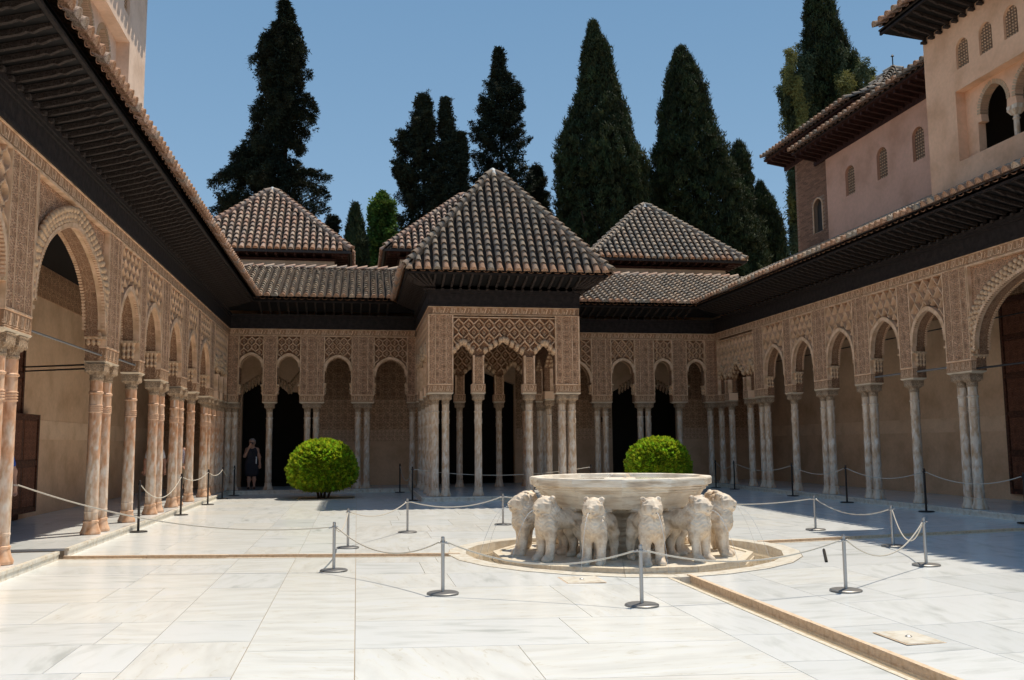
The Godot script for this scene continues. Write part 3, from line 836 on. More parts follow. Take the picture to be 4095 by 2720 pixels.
func lattice(n: Node, a: float, e: float, y0: float, y1: float, curve: PackedVector2Array, cell: float, h: float, style: int):
	# interlaced ribs (sebka) between u = a..e above the curve
	var b := MB.new()
	var cols := int(round(2.0 * (e - a) / cell)); var cw := (e - a) / cols
	var st := 10
	var step := h / st
	var rows := int(ceil((y1 - y0) / step))
	for k in range(-1, cols + 2):
		var prev := Vector2.ZERO; var had := false
		for j in rows + 1:
			var y := y1 - j * step
			var ph := PI * (y1 - y) / h
			var wave := cos(ph)
			if style == 1: wave = signf(wave) * pow(absf(wave), 0.62)              # rounder, lobed cells
			elif style == 2: wave = clampf(asin(clampf(wave, -1, 1)) / (PI / 2) * 1.08, -1, 1)      # straight diamonds
			var u := a + cw * (k + 0.5 + 0.5 * (wave if k % 2 == 0 else -wave))
			var p := Vector2(u, y)
			var ok := u >= a - 0.001 and u <= e + 0.001 and y > lower_limit(curve, u) + 0.02 and y >= y0
			if ok and had:
				rib(b, prev, p, 0.022, W_CORE, -0.004)
			prev = p; had = ok
		# leaf knops at the nodes
	for k in range(0, cols + 1):
		for j in range(0, int((y1 - y0) / h) + 1):
			var p := Vector2(a + cw * k, y1 - h * (j + (0.0 if k % 2 == 1 else 1.0) ))
			if j % 2 == 1: continue
			for q in [p, p]:
				if q.y > lower_limit(curve, clampf(q.x, a + 0.001, e - 0.001)) + 0.05 and q.y > y0 and q.y < y1 - 0.02 and q.x > a and q.x < e:
					b.ball(Vector3(q.x, q.y, -0.012), Vector3(0.022, 0.032, 0.020), 6, 4)
	# small palmettes in the cells
	for k in range(0, cols + 1):
		for j in range(0, int((y1 - y0) / h) + 1):
			if (k + j) % 2 == 1: continue
			var q := Vector2(a + cw * k, y1 - h * j)
			if q.y - 0.09 > lower_limit(curve, clampf(q.x, a + 0.001, e - 0.001)) and q.y - 0.07 > y0 and q.y + 0.07 < y1 and q.x - cw * 0.4 > a and q.x + cw * 0.4 < e:
				for s in [-1, 1]:
					rib(b, q + Vector2(0, -0.075), q + Vector2(s * cw * 0.36, 0.01), 0.010, W_CORE, -0.05)
					rib(b, q + Vector2(s * cw * 0.36, 0.01), q + Vector2(0, 0.075), 0.009, W_CORE, -0.05)
				rib(b, q + Vector2(0, -0.05), q + Vector2(0, 0.05), 0.010, W_CORE, -0.05)
	put("lattice", b.done(), M.moulding, n)

func rib(b: MB, p: Vector2, q: Vector2, hw: float, w0: float, w1: float):
	var t := (q - p).normalized(); var s := Vector2(-t.y, t.x) * hw
	var a := p - s; var c := q - s; var d := q + s; var e := p + s
	var m0 := p + s * 0.0; var m1 := q + s * 0.0
	# ridge profile: two slopes meeting in a rounded top
	b.quad(Vector3(a.x, a.y, w0), Vector3(c.x, c.y, w0), Vector3((c.x + m1.x) / 2, (c.y + m1.y) / 2, w1), Vector3((a.x + m0.x) / 2, (a.y + m0.y) / 2, w1))
	b.quad(Vector3((a.x + m0.x) / 2, (a.y + m0.y) / 2, w1), Vector3((c.x + m1.x) / 2, (c.y + m1.y) / 2, w1), Vector3((d.x + m1.x) / 2, (d.y + m1.y) / 2, w1), Vector3((e.x + m0.x) / 2, (e.y + m0.y) / 2, w1))
	b.quad(Vector3((e.x + m0.x) / 2, (e.y + m0.y) / 2, w1), Vector3((d.x + m1.x) / 2, (d.y + m1.y) / 2, w1), Vector3(d.x, d.y, w0), Vector3(e.x, e.y, w0))

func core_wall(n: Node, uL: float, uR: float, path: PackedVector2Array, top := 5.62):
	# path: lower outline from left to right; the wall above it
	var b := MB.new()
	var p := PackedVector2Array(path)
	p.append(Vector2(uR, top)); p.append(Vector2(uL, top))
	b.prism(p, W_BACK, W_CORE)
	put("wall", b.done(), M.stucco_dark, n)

func archivolt(n: Node, curve: PackedVector2Array, outer: PackedVector2Array, fat: float, tooth: float):
	var b := MB.new()
	for i in curve.size() - 1:
		var a := curve[i]; var c := curve[i + 1]; var d := outer[i + 1]; var e := outer[i]
		for side in [[W_CORE, 0.014, 1], [W_BACK - 0.03, W_BACK, -1]]:
			var w0: float = side[0]; var w1: float = side[1]
			var f := w1 if side[2] > 0 else w0
			var q := [Vector3(a.x, a.y, f), Vector3(c.x, c.y, f), Vector3(d.x, d.y, f), Vector3(e.x, e.y, f)]
			if side[2] < 0: b.quad(q[0], q[1], q[2], q[3])
			else: b.quad(q[3], q[2], q[1], q[0])
			b.quad(Vector3(e.x, e.y, w0), Vector3(e.x, e.y, w1), Vector3(d.x, d.y, w1), Vector3(d.x, d.y, w0))
			b.quad(Vector3(c.x, c.y, w0), Vector3(c.x, c.y, w1), Vector3(a.x, a.y, w1), Vector3(a.x, a.y, w0))
	# the toothed edge of the arch, front and back
	var run := 0.0
	for i in curve.size() - 1:
		var a := curve[i]; var c := curve[i + 1]
		var seg := a.distance_to(c)
		var t := (c - a) / seg; var inn := Vector2(t.y, -t.x)
		while run < seg:
			var p := a + t * run
			for w in [0.004, W_BACK + 0.012]:
				var z0: float = w - 0.045; var z1: float = w + 0.012
				var p0 := p - t * tooth * 0.28; var p1 := p + t * tooth * 0.28
				var i0 := p0 + inn * 0.026; var i1 := p1 + inn * 0.026
				b.quad(Vector3(i0.x, i0.y, z0), Vector3(i0.x, i0.y, z1), Vector3(i1.x, i1.y, z1), Vector3(i1.x, i1.y, z0))
				b.quad(Vector3(p0.x, p0.y, z1), Vector3(p1.x, p1.y, z1), Vector3(i1.x, i1.y, z1), Vector3(i0.x, i0.y, z1))
				b.quad(Vector3(i0.x, i0.y, z0), Vector3(i1.x, i1.y, z0), Vector3(p1.x, p1.y, z0), Vector3(p0.x, p0.y, z0))
				b.quad(Vector3(p0.x, p0.y, z0), Vector3(p0.x, p0.y, z1), Vector3(i0.x, i0.y, z1), Vector3(i0.x, i0.y, z0))
				b.quad(Vector3(i1.x, i1.y, z0), Vector3(i1.x, i1.y, z1), Vector3(p1.x, p1.y, z1), Vector3(p1.x, p1.y, z0))
			run += tooth
		run -= seg
	put("archivolt", b.done(), M.moulding, n)

func corbels(n: Node, a: float, e: float, y0: float, y1: float):
	for s in [[a, 1.0], [e, -1.0]]:
		var b := MB.new()
		var u: float = s[0]; var k: float = s[1]
		for i in 3:
			var w := lerpf(W_BACK + 0.05, W_CORE + 0.0, i / 2.0)
			b.lathe([[0.016, y0], [0.045, y0 + 0.05], [0.022, y0 + 0.12], [0.048, y0 + 0.18], [0.030, y0 + 0.24], [0.055, y1 - 0.05]], 8, Vector3(u + k * 0.005, 0, w))
		b.box(Vector3(minf(u - k * 0.01, u + k * 0.055), y1 - 0.05, W_BACK - 0.012), Vector3(maxf(u - k * 0.01, u + k * 0.055), y1, 0.016))
		put("corbel", b.done(), M.bulb_stucco, n)

func bay(thing: Node, T: Transform3D, L: Array, R: Array, yc: float, ya: float, style: int, cell: float, h: float, full := 1.22):
	# plain stilted arch between two piers [u, half width]; yc is the top of the corbels
	var ys := maxf(yc, ya - full * ((R[0] - R[1]) - (L[0] + L[1])) / 2)
	var n := node("arch_bay", thing, T)
	var a: float = L[0] + L[1] + 0.012; var e: float = R[0] - R[1] - 0.012
	var curve := arch_points(a + 0.02, e - 0.02, ys, ya, 22)
	var path := PackedVector2Array([Vector2(L[0], 3.10), Vector2(a, 3.10), Vector2(a, ys)])
	path.append_array(curve); path.append_array(PackedVector2Array([Vector2(e, ys), Vector2(e, 3.10), Vector2(R[0], 3.10)]))
	core_wall(n, L[0], R[0], path)
	var outer := arch_points(a + 0.02, e - 0.02, ys, ya, 22, 0.085)
	for i in outer.size():
		outer[i].x = clampf(outer[i].x, a - 0.006, e + 0.006)
	archivolt(n, curve, outer, 0.085, 0.055)
	lattice(n, a - 0.004, e + 0.004, ys, 5.37, outer, cell, h, style)
	var b := MB.new()
	b.box(Vector3(a - 0.01, 5.365, W_CORE - 0.01), Vector3(e + 0.01, 5.388, 0.012))
	put("lintel_moulding", b.done(), M.moulding, n)
	corbels(n, a, e, 3.36, yc)

func great_bay(thing: Node, T: Transform3D, L: Array, R: Array, ys: float, ya: float):
	# wide arch with a ring of hanging cells, in a rectangular frame
	var n := node("great_arch_bay", thing, T)
	var a: float = L[0] + L[1] + 0.02; var e: float = R[0] - R[1] - 0.02
	var curve := arch_points(a + 0.10, e - 0.10, ys, ya, 40)
	var path := PackedVector2Array([Vector2(L[0], 3.10), Vector2(a, 3.10), Vector2(a, ys - 0.12), Vector2(a + 0.10, ys - 0.10)])
	path.append_array(curve)
	path.append_array(PackedVector2Array([Vector2(e - 0.10, ys - 0.10), Vector2(e, ys - 0.12), Vector2(e, 3.10), Vector2(R[0], 3.10)]))
	core_wall(n, L[0], R[0], path)
	var outer := arch_points(a + 0.10, e - 0.10, ys, ya, 40, 0.05)
	archivolt(n, curve, outer, 0.05, 0.06)
	var b := MB.new()
	var len_ := 0.0
	for i in curve.size() - 1: len_ += curve[i].distance_to(curve[i + 1])
	var cnt := int(len_ / 0.125)
	for ring in 3:
		for k in cnt:
			var f := (k + 0.5 * (ring % 2)) / cnt * (curve.size() - 1)
			var i := mini(int(f), curve.size() - 2)
			var p := curve[i].lerp(curve[i + 1], f - i)
			var t := (curve[i + 1] - curve[i]).normalized(); var o := Vector2(-t.y, t.x)
			var q := p + o * (0.085 + ring * 0.085)
			if q.x < a - 0.02 or q.x > e + 0.02 or q.y > 5.36: continue
			b.ball(Vector3(q.x, q.y, -0.03 + 0.012 * ring), Vector3(0.060, 0.060, 0.055), 8, 5)
	put("hanging_cells", b.done(), M.bulb_stucco, n)
	b = MB.new()
	b.box(Vector3(a - 0.02, 5.355, W_CORE - 0.01), Vector3(e + 0.02, 5.388, 0.018))
	for s in [a + 0.0, e - 0.03]: b.box(Vector3(s, 3.9, W_CORE - 0.01), Vector3(s + 0.03, 5.36, 0.014))
	put("frame_moulding", b.done(), M.moulding, n)
	b = MB.new()   # spandrels, carved
	var sp := PackedVector2Array([Vector2(a, ys + 0.1)])
	var o2 := arch_points(a + 0.10, e - 0.10, ys, ya, 40, 0.27)
	for q in o2:
		if q.x > a and q.x < e and q.y > ys + 0.1 and q.y < 5.35: sp.append(q)
	sp.append(Vector2(e, ys + 0.1)); sp.append(Vector2(e, 5.355)); sp.append(Vector2(a, 5.355))
	b.prism(sp, W_CORE - 0.01, W_CORE + 0.035)
	put("spandrel", b.done(), M.stucco, n)
	corbels(n, a, e, 3.36, ys - 0.1)

func lobed(l: float, r: float, ys: float, ya: float, n: int) -> PackedVector2Array:
	var p := PackedVector2Array(); var c := (l + r) / 2
	for side in [1, -1]:
		for i in n:
			var j := i if side > 0 else n - 1 - i
			var x0 := lerpf(l, c, float(j) / n); var x1 := lerpf(l, c, float(j + 1) / n)
			var y0 := lerpf(ys, ya, pow(float(j) / n, 0.85)); var y1 := lerpf(ys, ya, pow(float(j + 1) / n, 0.85))
			var pts := []
			for k in 5:
				var t := k / 5.0 * PI / 2
				pts.append(Vector2(x0 + (x1 - x0) * (1.0 - cos(t)), y0 + (y1 - y0) * sin(t)))
			if side > 0:
				for q in pts: p.append(q)
			else:
				pts.append(Vector2(x1, y1)); pts.reverse(); pts.pop_back()
				for q in pts: p.append(Vector2(2 * c - q.x, q.y))
	p.append(Vector2(r, ys))
	return p

func cell_bay(thing: Node, T: Transform3D, L: Array, R: Array, mids: Array, ys: float, ya_mid: float, ya_side: float, cell: float, h: float, y1 := 5.30, rust := false):
	# several lobed arches of hanging cells between two piers, on slender pilasters over the middle columns
	var n := node("lobed_arch_bay", thing, T)
	var a: float = L[0] + L[1] + 0.006; var e: float = R[0] - R[1] - 0.006
	var stops := [a]
	for m in mids: stops += [m - 0.16, m + 0.16]
	stops.append(e)
	var path := PackedVector2Array([Vector2(L[0], 3.36), Vector2(a, 3.36)])
	var curve := PackedVector2Array()
	var bulbs := MB.new()
	for i in range(0, stops.size(), 2):
		var wide: bool = stops[i + 1] - stops[i] > 0.85
		var cnt := 4 if wide else 3
		var ya := ya_mid if (i > 0 and i < stops.size() - 2) or mids.size() == 1 else ya_side
		var lp := lobed(stops[i], stops[i + 1], ys, ya, cnt)
		path.append(Vector2(stops[i], 3.36 if i == 0 else 3.36))
		path.append_array(lp); curve.append_array(lp)
		path.append(Vector2(stops[i + 1], 3.36))
		for side in [-1, 1]:
			for j in cnt:
				var cc: float = (stops[i] + stops[i + 1]) / 2
				var x := lerpf(stops[i], cc, (j + 0.35) / cnt); var y := lerpf(ys, ya, pow((j + 0.62) / cnt, 0.85)) + 0.05
				if side > 0: x = 2 * cc - x
				for lay in [[0.0, 0.075], [-0.11, 0.07], [-0.24, 0.07]]:
					bulbs.ball(Vector3(x, y + 0.035, lay[0] - 0.03), Vector3(0.075, 0.10, lay[1]), 8, 5)
					bulbs.lathe([[0.0, y - 0.10], [0.028, y - 0.06], [0.045, y + 0.0]], 6, Vector3(x - side * -0.02, 0, lay[0] - 0.045))
		bulbs.ball(Vector3((stops[i] + stops[i + 1]) / 2, ya + 0.07, -0.03), Vector3(0.07, 0.10, 0.075), 8, 5)
	path.append(Vector2(e, 3.36)); path.append(Vector2(R[0], 3.36))
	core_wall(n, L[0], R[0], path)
	put("hanging_cells", bulbs.done(), M.bulb_stucco, n)
	for i in curve.size(): curve[i].y += 0.14
	lattice(n, a, e, ys, y1, curve, cell, h, 0)
	var b := MB.new()
	b.box(Vector3(a - 0.006, y1 - 0.004, W_CORE - 0.01), Vector3(e + 0.006, y1 + 0.02, 0.010))
	for m in mids:
		for s in [-1, 1]:
			b.box(Vector3(m + s * 0.14 - 0.022, 3.36, W_CORE - 0.03), Vector3(m + s * 0.14 + 0.022, ys - 0.03, 0.012))
			b.box(Vector3(m + s * 0.14 - 0.03, ys - 0.03, W_CORE - 0.03), Vector3(m + s * 0.14 + 0.03, ys + 0.02, 0.02))
	put("pilaster_moulding", b.done(), M.moulding, n)
	for m in mids:
		b = MB.new(); b.box(Vector3(m - 0.12, 3.36, W_CORE - 0.02), Vector3(m + 0.12, ys - 0.02, -0.004)); put("pilaster_panel", b.done(), M.stucco_fine, n)
		b = MB.new()
		b.quaduv(Vector3(m - 0.2, 3.095, 0.015), Vector3(m + 0.2, 3.095, 0.015), Vector3(m + 0.2, 3.345, 0.015), Vector3(m - 0.2, 3.345, 0.015), 0.02, 0, 0.33, 1)
		b.box(Vector3(m - 0.2, 3.095, W_BACK), Vector3(m + 0.2, 3.35, 0.012))
		put("impost_block", b.done(), M.lettering, n)
		b = MB.new()
		b.frustum(Vector2(m, -0.159), Vector2(0.15, 0.12), 3.04, Vector2(0.21, 0.18), 3.095)
		put("impost_moulding", b.done(), M.impost_stone, n)
		column(thing, T * Vector3(m, 0, -0.159), rust)

func frieze(thing: Node, T: Transform3D, u0: float, u1: float, y0 := 5.39, y1 := 5.62):
	var n := node("frieze", thing, T)
	var b := MB.new()
	var u := u0
	while u < u1 - 0.001:
		var v := minf(u + 1.84, u1)
		b.quaduv(Vector3(u, y0, -0.012), Vector3(v, y0, -0.012), Vector3(v, y1, -0.012), Vector3(u, y1, -0.012), 0, 0, (v - u) / 1.84, 1)
		u = v
	put("lettered_band", b.done(), M.lettering, n)
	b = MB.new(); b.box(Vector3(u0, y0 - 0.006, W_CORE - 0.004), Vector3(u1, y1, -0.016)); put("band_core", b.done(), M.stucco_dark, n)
	b = MB.new(); b.box(Vector3(u0, y0 - 0.012, -0.03), Vector3(u1, y0 + 0.008, 0.016)); b.box(Vector3(u0, y1 - 0.02, -0.03), Vector3(u1, y1, 0.012)); put("moulding", b.done(), M.moulding, n)

# ==================================================================== eaves and roofs
func eave(thing: Node, T: Transform3D, w0: float, w1: float, e0: float, e1: float, over: float, pitch := 0.30, dy := 0.0, wood := "eave_wood", boards := true):
	# fascia boards on the wall from u = w0..w1, soffit out to the eave line e0..e1, one rafter every pitch
	var n := node("eaves", thing, T)
	var y := 5.62 + dy
	var b := MB.new()
	b.box(Vector3(w0, y, -0.3), Vector3(w1, y + 0.07, 0.045)); b.box(Vector3(w0, y + 0.07, -0.3), Vector3(w1, y + 0.36, 0.028))
	b.box(Vector3(w0, y + 0.36, -0.3), Vector3(w1, y + 0.41, 0.06)); b.box(Vector3(w0, y + 0.41, -0.3), Vector3(w1, y + 0.50, 0.085))
	if boards: put("fascia", b.done(), M[wood], n)
	b = MB.new()
	var ya := y + 0.62; var yb := y + 0.85
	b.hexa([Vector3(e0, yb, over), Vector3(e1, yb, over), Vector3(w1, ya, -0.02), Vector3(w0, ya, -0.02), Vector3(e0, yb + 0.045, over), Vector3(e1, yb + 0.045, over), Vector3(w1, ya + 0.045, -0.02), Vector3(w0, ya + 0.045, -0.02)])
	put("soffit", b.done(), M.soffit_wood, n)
	b = MB.new()
	b.box(Vector3(e0 - 0.01, yb - 0.05, over - 0.05), Vector3(e1 + 0.01, yb + 0.055, over + 0.0))
	put("eave_board", b.done(), M[wood], n)
	# rafter: a carved corbel that swells towards its tip
	var rb := MB.new()
	var dz := over - 0.06 - 0.02; var rise := (yb - ya) * dz / over
	var sec := [[0.0, 0.075, 0.0], [0.60, 0.072, 0.0], [0.68, 0.055, 0.0], [0.76, 0.08, 0.0], [0.86, 0.052, 0.0], [1.0, 0.04, 0.0]]
	for i in sec.size() - 1:
		var s: Array = sec[i]; var t: Array = sec[i + 1]
		var z0: float = s[0] * dz; var z1: float = t[0] * dz
		var h0: float = ya + rise * s[0] - 0.001; var h1: float = ya + rise * t[0] - 0.001
		rb.hexa([Vector3(-0.030, h1 - t[1], z1), Vector3(0.030, h1 - t[1], z1), Vector3(0.030, h0 - s[1], z0), Vector3(-0.030, h0 - s[1], z0), Vector3(-0.030, h1, z1), Vector3(0.030, h1, z1), Vector3(0.030, h0, z0), Vector3(-0.030, h0, z0)])
	rb.box(Vector3(-0.042, ya - 0.155, -0.01), Vector3(0.042, ya - 0.10, 0.12))
	var mesh := rb.done()
	var lo := maxf(w0, e0); var hi := minf(w1, e1)
	var cnt := maxi(1, int((hi - lo) / pitch))
	for i in cnt: put("rafter", mesh, M.rafter_wood if wood == "eave_wood" else M[wood], n, Transform3D(Basis(), Vector3(lo + (hi - lo) * (i + 0.5) / cnt, 0, 0.02)))
	# splayed rafters at the outer corners
	for c in [[w0, e0], [w1, e1]]:
		if (c[1] - c[0]) * (1 if c[0] == w1 else -1) > 0.3:
			var s := 1.0 if c[0] == w1 else -1.0
			for k in 4:
				var tip: float = c[0] + (c[1] - c[0]) * (k + 0.6) / 4.0
				var root_: float = c[0] - s * 0.06 * (3 - k)
				var ang := atan2(tip - root_, over)
				put("rafter", mesh, M.rafter_wood if wood == "eave_wood" else M[wood], n, Transform3D(Basis(Vector3.UP, ang).scaled_local(Vector3(1, 1, 1.0 / cos(ang) * 0.98)), Vector3(root_, 0, 0.02)))

var tile_mesh: ArrayMesh
var tile_end_mesh: ArrayMesh
var pan_mesh: ArrayMesh

func barrel(b: MB, L: float, r0: float, r1: float, h0: float, h1: float, lift: float, up: bool, plug := false):
	# half-round tile: mouth at z = 0, tail at z = -L
	var seg := 7
	var k := 1.0 if up else -1.0
	for lay in 2:
		var th := 0.014 * lay
		for i in seg:
			var t0 := PI - PI * i / seg; var t1 := PI - PI * (i + 1) / seg
			var p := func(t, r, h, z, y): return Vector3(cos(t) * (r - th), y + k * sin(t) * (h - th), z)
			var a: Vector3 = p.call(t0, r0, h0, 0.0, lift); var c: Vector3 = p.call(t1, r0, h0, 0.0, lift)
			var d: Vector3 = p.call(t1, r1, h1, -L, 0.0); var e: Vector3 = p.call(t0, r1, h1, -L, 0.0)
			var n0 := Vector3(cos(t0), k * sin(t0), 0); var n1 := Vector3(cos(t1), k * sin(t1), 0)
			if (lay == 0) == up: b.trin(a, c, d, n0, n1, n1); b.trin(a, d, e, n0, n1, n0)
			else: b.trin(c, a, d, -n1, -n0, -n1); b.trin(d, a, e, -n1, -n0, -n0)
			if lay == 0:
				var a2 := Vector3(cos(t0) * (r0 - 0.014), lift + k * sin(t0) * (h0 - 0.014), 0); var c2 := Vector3(cos(t1) * (r0 - 0.014), lift + k * sin(t1) * (h0 - 0.014), 0)
				if up: b.quad(a2, c2, c, a)
				else: b.quad(a, c, c2, a2)
				if plug: b.tri(Vector3(0, lift, -0.02), c2 + Vector3(0, 0, -0.02), a2 + Vector3(0, 0, -0.02))

func make_tiles():
	var b := MB.new(); barrel(b, 0.40, 0.090, 0.066, 0.112, 0.076, 0.050, true); tile_mesh = b.done()
	b = MB.new(); barrel(b, 0.46, 0.100, 0.070, 0.124, 0.080, 0.050, true, true); tile_end_mesh = b.done()
	b = MB.new(); barrel(b, 0.40, 0.085, 0.085, 0.045, 0.045, 0.0, false); pan_mesh = b.done()

class Field:
	var tiles := []   # [Transform3D, row, colour index, normal]
	var pans := []
	var pal := "grey"

func tile_field(f: Field, O: Vector3, e: Vector3, s: Vector3, n: Vector3, width: float, pitch: float, expo: float, span: Callable):
	# span(x) gives [start, end] along the slope s for the column at distance x along the eave e
	var cols := int(round(width / pitch)); var pw := width / cols
	var b := Basis(e, n, -s)
	for i in cols:
		var x := (i + 0.5) * pw
		var r: Array = span.call(x)
		var t: float = r[0]; var row := 0 if t < 0.01 else 1
		while t < r[1] - expo * 0.55:
			var jit := Basis(n, rng.randf_range(-0.035, 0.035)) * Basis(e, rng.randf_range(-0.012, 0.012))
			var at := O + e * (x + rng.randf_range(-0.008, 0.008)) + s * (t - (0.03 if row > 0 else 0.085)) + n * rng.randf_range(0.024, 0.034)
			f.tiles.append([Transform3D(jit * b, at), row, rng.randi() % 6, n])
			t += expo; row += 1
		if r[0] < 0.01: f.pans.append(Transform3D(b, O + e * (x + pw * 0.5) - s * 0.04 + n * 0.015))

func hip(f: Field, a: Vector3, c: Vector3, n: Vector3):
	var s := (c - a); var l := s.length(); s /= l
	var nn := (n - s * n.dot(s)).normalized()
	var b := Basis(s.cross(nn), nn, -s)
	var t := 0.0
	while t < l - 0.2:
		f.tiles.append([Transform3D(b.scaled_local(Vector3(1.15, 1.15, 1.0)), a + s * t + nn * 0.070), 1, rng.randi() % 6, n])
		t += 0.29

func lay_tiles(roof: Node, f: Field, limit := 300):
	# the ones that show largest are tiles of their own, the rest one mass
	var scored := []
	for t in f.tiles:
		var to: Vector3 = EYE - t[0].origin
		var facing: float = t[3].dot(to.normalized())
		scored.append([to.length() * (1.0 if facing > 0.0 else 10.0) * (0.4 if t[1] == 0 else 1.0), t])
	scored.sort_custom(func(p, q): return p[0] < q[0])
	var rest := []; var tint := []
	for i in scored.size():
		var t: Array = scored[i][1]
		if i < limit:
			if t[1] == 0: put("eave_tile", tile_end_mesh, M.eave_tile if t[2] < 4 else M["tile_%s_%d" % [f.pal, t[2]]], roof, t[0])
			else: put("roof_tile", tile_mesh, M["tile_%s_%d" % [f.pal, t[2]]], roof, t[0])
		else:
			rest.append(t[0])
			var c: Color = M["tile_%s_%d" % [f.pal, t[2]]].albedo_color.srgb_to_linear()
			tint.append(c)
	if rest.size(): many("roof_tiles", tile_mesh, M.tile_any, rest, tint, roof)
	if f.pans.size():
		var pt := []
		for p in f.pans: pt.append(Color(0.40, 0.21, 0.125))
		many("pan_tiles", pan_mesh, M.tile_any, f.pans, pt, roof)

# ==================================================================== the three galleries
func ceiling_and_walls(thing: Node, x0: float, x1: float, d0: float, d1: float, y := 5.66):
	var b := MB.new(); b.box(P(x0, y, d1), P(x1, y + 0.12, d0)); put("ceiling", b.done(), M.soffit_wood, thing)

func build_galleries():
	make_column_meshes(); make_tiles()
	var slope := 0.45; var sl := sqrt(1 + slope * slope)
	# ---- left gallery
	var g := node("arcade_gallery", self, Transform3D(Basis(), P(-5.6, 0, 20)))
	var inv := g.transform.affine_inverse()
	tag(g, "left gallery of carved stucco arches in half sun with deep dark eaves overhead", "gallery", "arcaded galleries round the court")
	var T := inv * frame_left(-4.34)
	var pl := [[10.45, 0.26, [0.0]], [12.73, 0.49, [-0.2, 0.26]], [17.42, 0.44, [-0.30, 0.30]], [19.72, 0.26, [-0.06]], [22.0, 0.43, [-0.24, 0.42]], [24.45, 0.40, [-0.28, 0.40]], [26.5, 0.25, [0.0]], [28.95, 0.42, [-0.2, 0.42]], [32.42, 0.26, [-0.2]]]
	for p in pl: pier(g, T, p[0], p[1], p[2], true)
	bay(g, T, pl[0], pl[1], 3.72, 4.62, 1, 0.31, 0.20)
	great_bay(g, T, pl[1], pl[2], 3.62, 5.02)
	var st := [0, 0, 0, 1, 0, 0, 1]
	for i in range(2, 7): bay(g, T, pl[i], pl[i + 1], 3.72, 4.62, st[i], 0.31 if i % 2 == 0 else 0.36, 0.19 if i % 2 == 0 else 0.23)
	cell_bay(g, T, pl[7], pl[8], [30.38, 31.42], 3.85, 4.40, 4.3, 0.32, 0.21, 5.33, true)
	frieze(g, T, 8.0, 32.68)
	eave(g, T, 8.0, 32.6, 8.0, 31.62, 0.90)
	var b := MB.new()
	b.box(inv * P(-7.35, 0.0, 35.7), inv * P(-7.0, 8.2, 8.0)); put("rear_wall", b.done(), M.plaster_tan, g)
	b = MB.new(); b.box(inv * P(-7.01, 1.79, 35.4), inv * P(-6.985, 2.22, 8.0)); put("wall_band", b.done(), M.plaster_band, g)
	b = MB.new(); b.box(inv * P(-7.01, 4.95, 35.4), inv * P(-6.97, 5.66, 8.0)); put("carved_band", b.done(), M.stucco_interior, g)
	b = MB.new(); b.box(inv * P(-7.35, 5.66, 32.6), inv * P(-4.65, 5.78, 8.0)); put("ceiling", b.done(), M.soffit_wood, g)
	b = MB.new(); b.box(inv * P(-7.35, 0.0, 8.0), inv * P(-4.34, 6.4, 7.8)); put("end_wall", b.done(), M.plaster_tan, g)
	var rn := node("roof", g)
	b = MB.new()
	b.hexa([inv * P(-3.45, 6.50, 8.0), inv * P(-3.45, 6.50, 31.6), inv * P(-7.2, 8.19, 35.35), inv * P(-7.2, 8.19, 8.0), inv * P(-3.45, 6.53, 8.0), inv * P(-3.45, 6.53, 31.6), inv * P(-7.2, 8.22, 35.35), inv * P(-7.2, 8.22, 8.0)])
	put("roof_bed", b.done(), M.tile_bed, rn)
	var f := Field.new()
	f.pal = "pink"
	var s := Vector3(-1, slope, 0) / sl; var e := Vector3(0, 0, -1)   # seen from the court
	tile_field(f, inv * P(-3.36, 6.53, 8.0), e, s, e.cross(s), 27.0, 0.255, 0.27, func(x): return [0.0 if x < 23.5 else (x - 23.5) * sl, 3.75 * sl])
	lay_tiles_eave_first(rn, f, 110)
	# ---- right gallery
	g = node("arcade_gallery", self, Transform3D(Basis(), P(14.5, 0, 20)))
	inv = g.transform.affine_inverse()
	tag(g, "right gallery of carved stucco arches all in shade, plain tan rear wall behind", "gallery", "arcaded galleries round the court")
	T = inv * frame_right(13.09)
	var pr := [[-32.55, 0.26, [0.1]], [-28.75, 0.38, [-0.2, 0.2]], [-26.65, 0.26, [0.0]], [-24.63, 0.40, [-0.18, 0.18]], [-22.40, 0.40, [-0.18, 0.18]], [-20.42, 0.26, [0.0]], [-18.44, 0.43, [-0.17, 0.17]], [-13.35, 0.43, [-0.17, 0.17]], [-11.3, 0.26, [0.0]], [-9.2, 0.26, [0.0]]]
	for p in pr: pier(g, T, p[0], p[1], p[2])
	cell_bay(g, T, pr[0], pr[1], [-31.5, -29.88], 3.80, 4.36, 4.22, 0.32, 0.21, 5.28)
	for i in range(1, 6): bay(g, T, pr[i], pr[i + 1], 3.72, 4.64, 2 if i > 2 else 0, 0.30 if i % 2 == 0 else 0.34, 0.21 if i % 2 == 0 else 0.25)
	great_bay(g, T, pr[6], pr[7], 3.55, 5.04)
	for i in range(7, 9): bay(g, T, pr[i], pr[i + 1], 3.72, 4.64, 1, 0.33, 0.22)
	frieze(g, T, -32.68, -8.0)
	eave(g, T, -32.6, -8.0, -31.62, -8.0, 1.05)
	b = MB.new(); b.box(inv * P(16.0, 0.0, 35.7), inv * P(16.35, 8.2, 8.0)); put("rear_wall", b.done(), M.plaster_tan, g)
	b = MB.new(); b.box(inv * P(15.985, 1.82, 35.4), inv * P(16.01, 2.21, 8.0)); put("wall_band", b.done(), M.plaster_band, g)
	b = MB.new(); b.box(inv * P(15.97, 4.95, 35.4), inv * P(16.01, 5.66, 8.0)); put("carved_band", b.done(), M.stucco_interior, g)
	b = MB.new(); b.box(inv * P(13.4, 5.66, 32.6), inv * P(16.35, 5.78, 8.0)); put("ceiling", b.done(), M.soffit_wood, g)
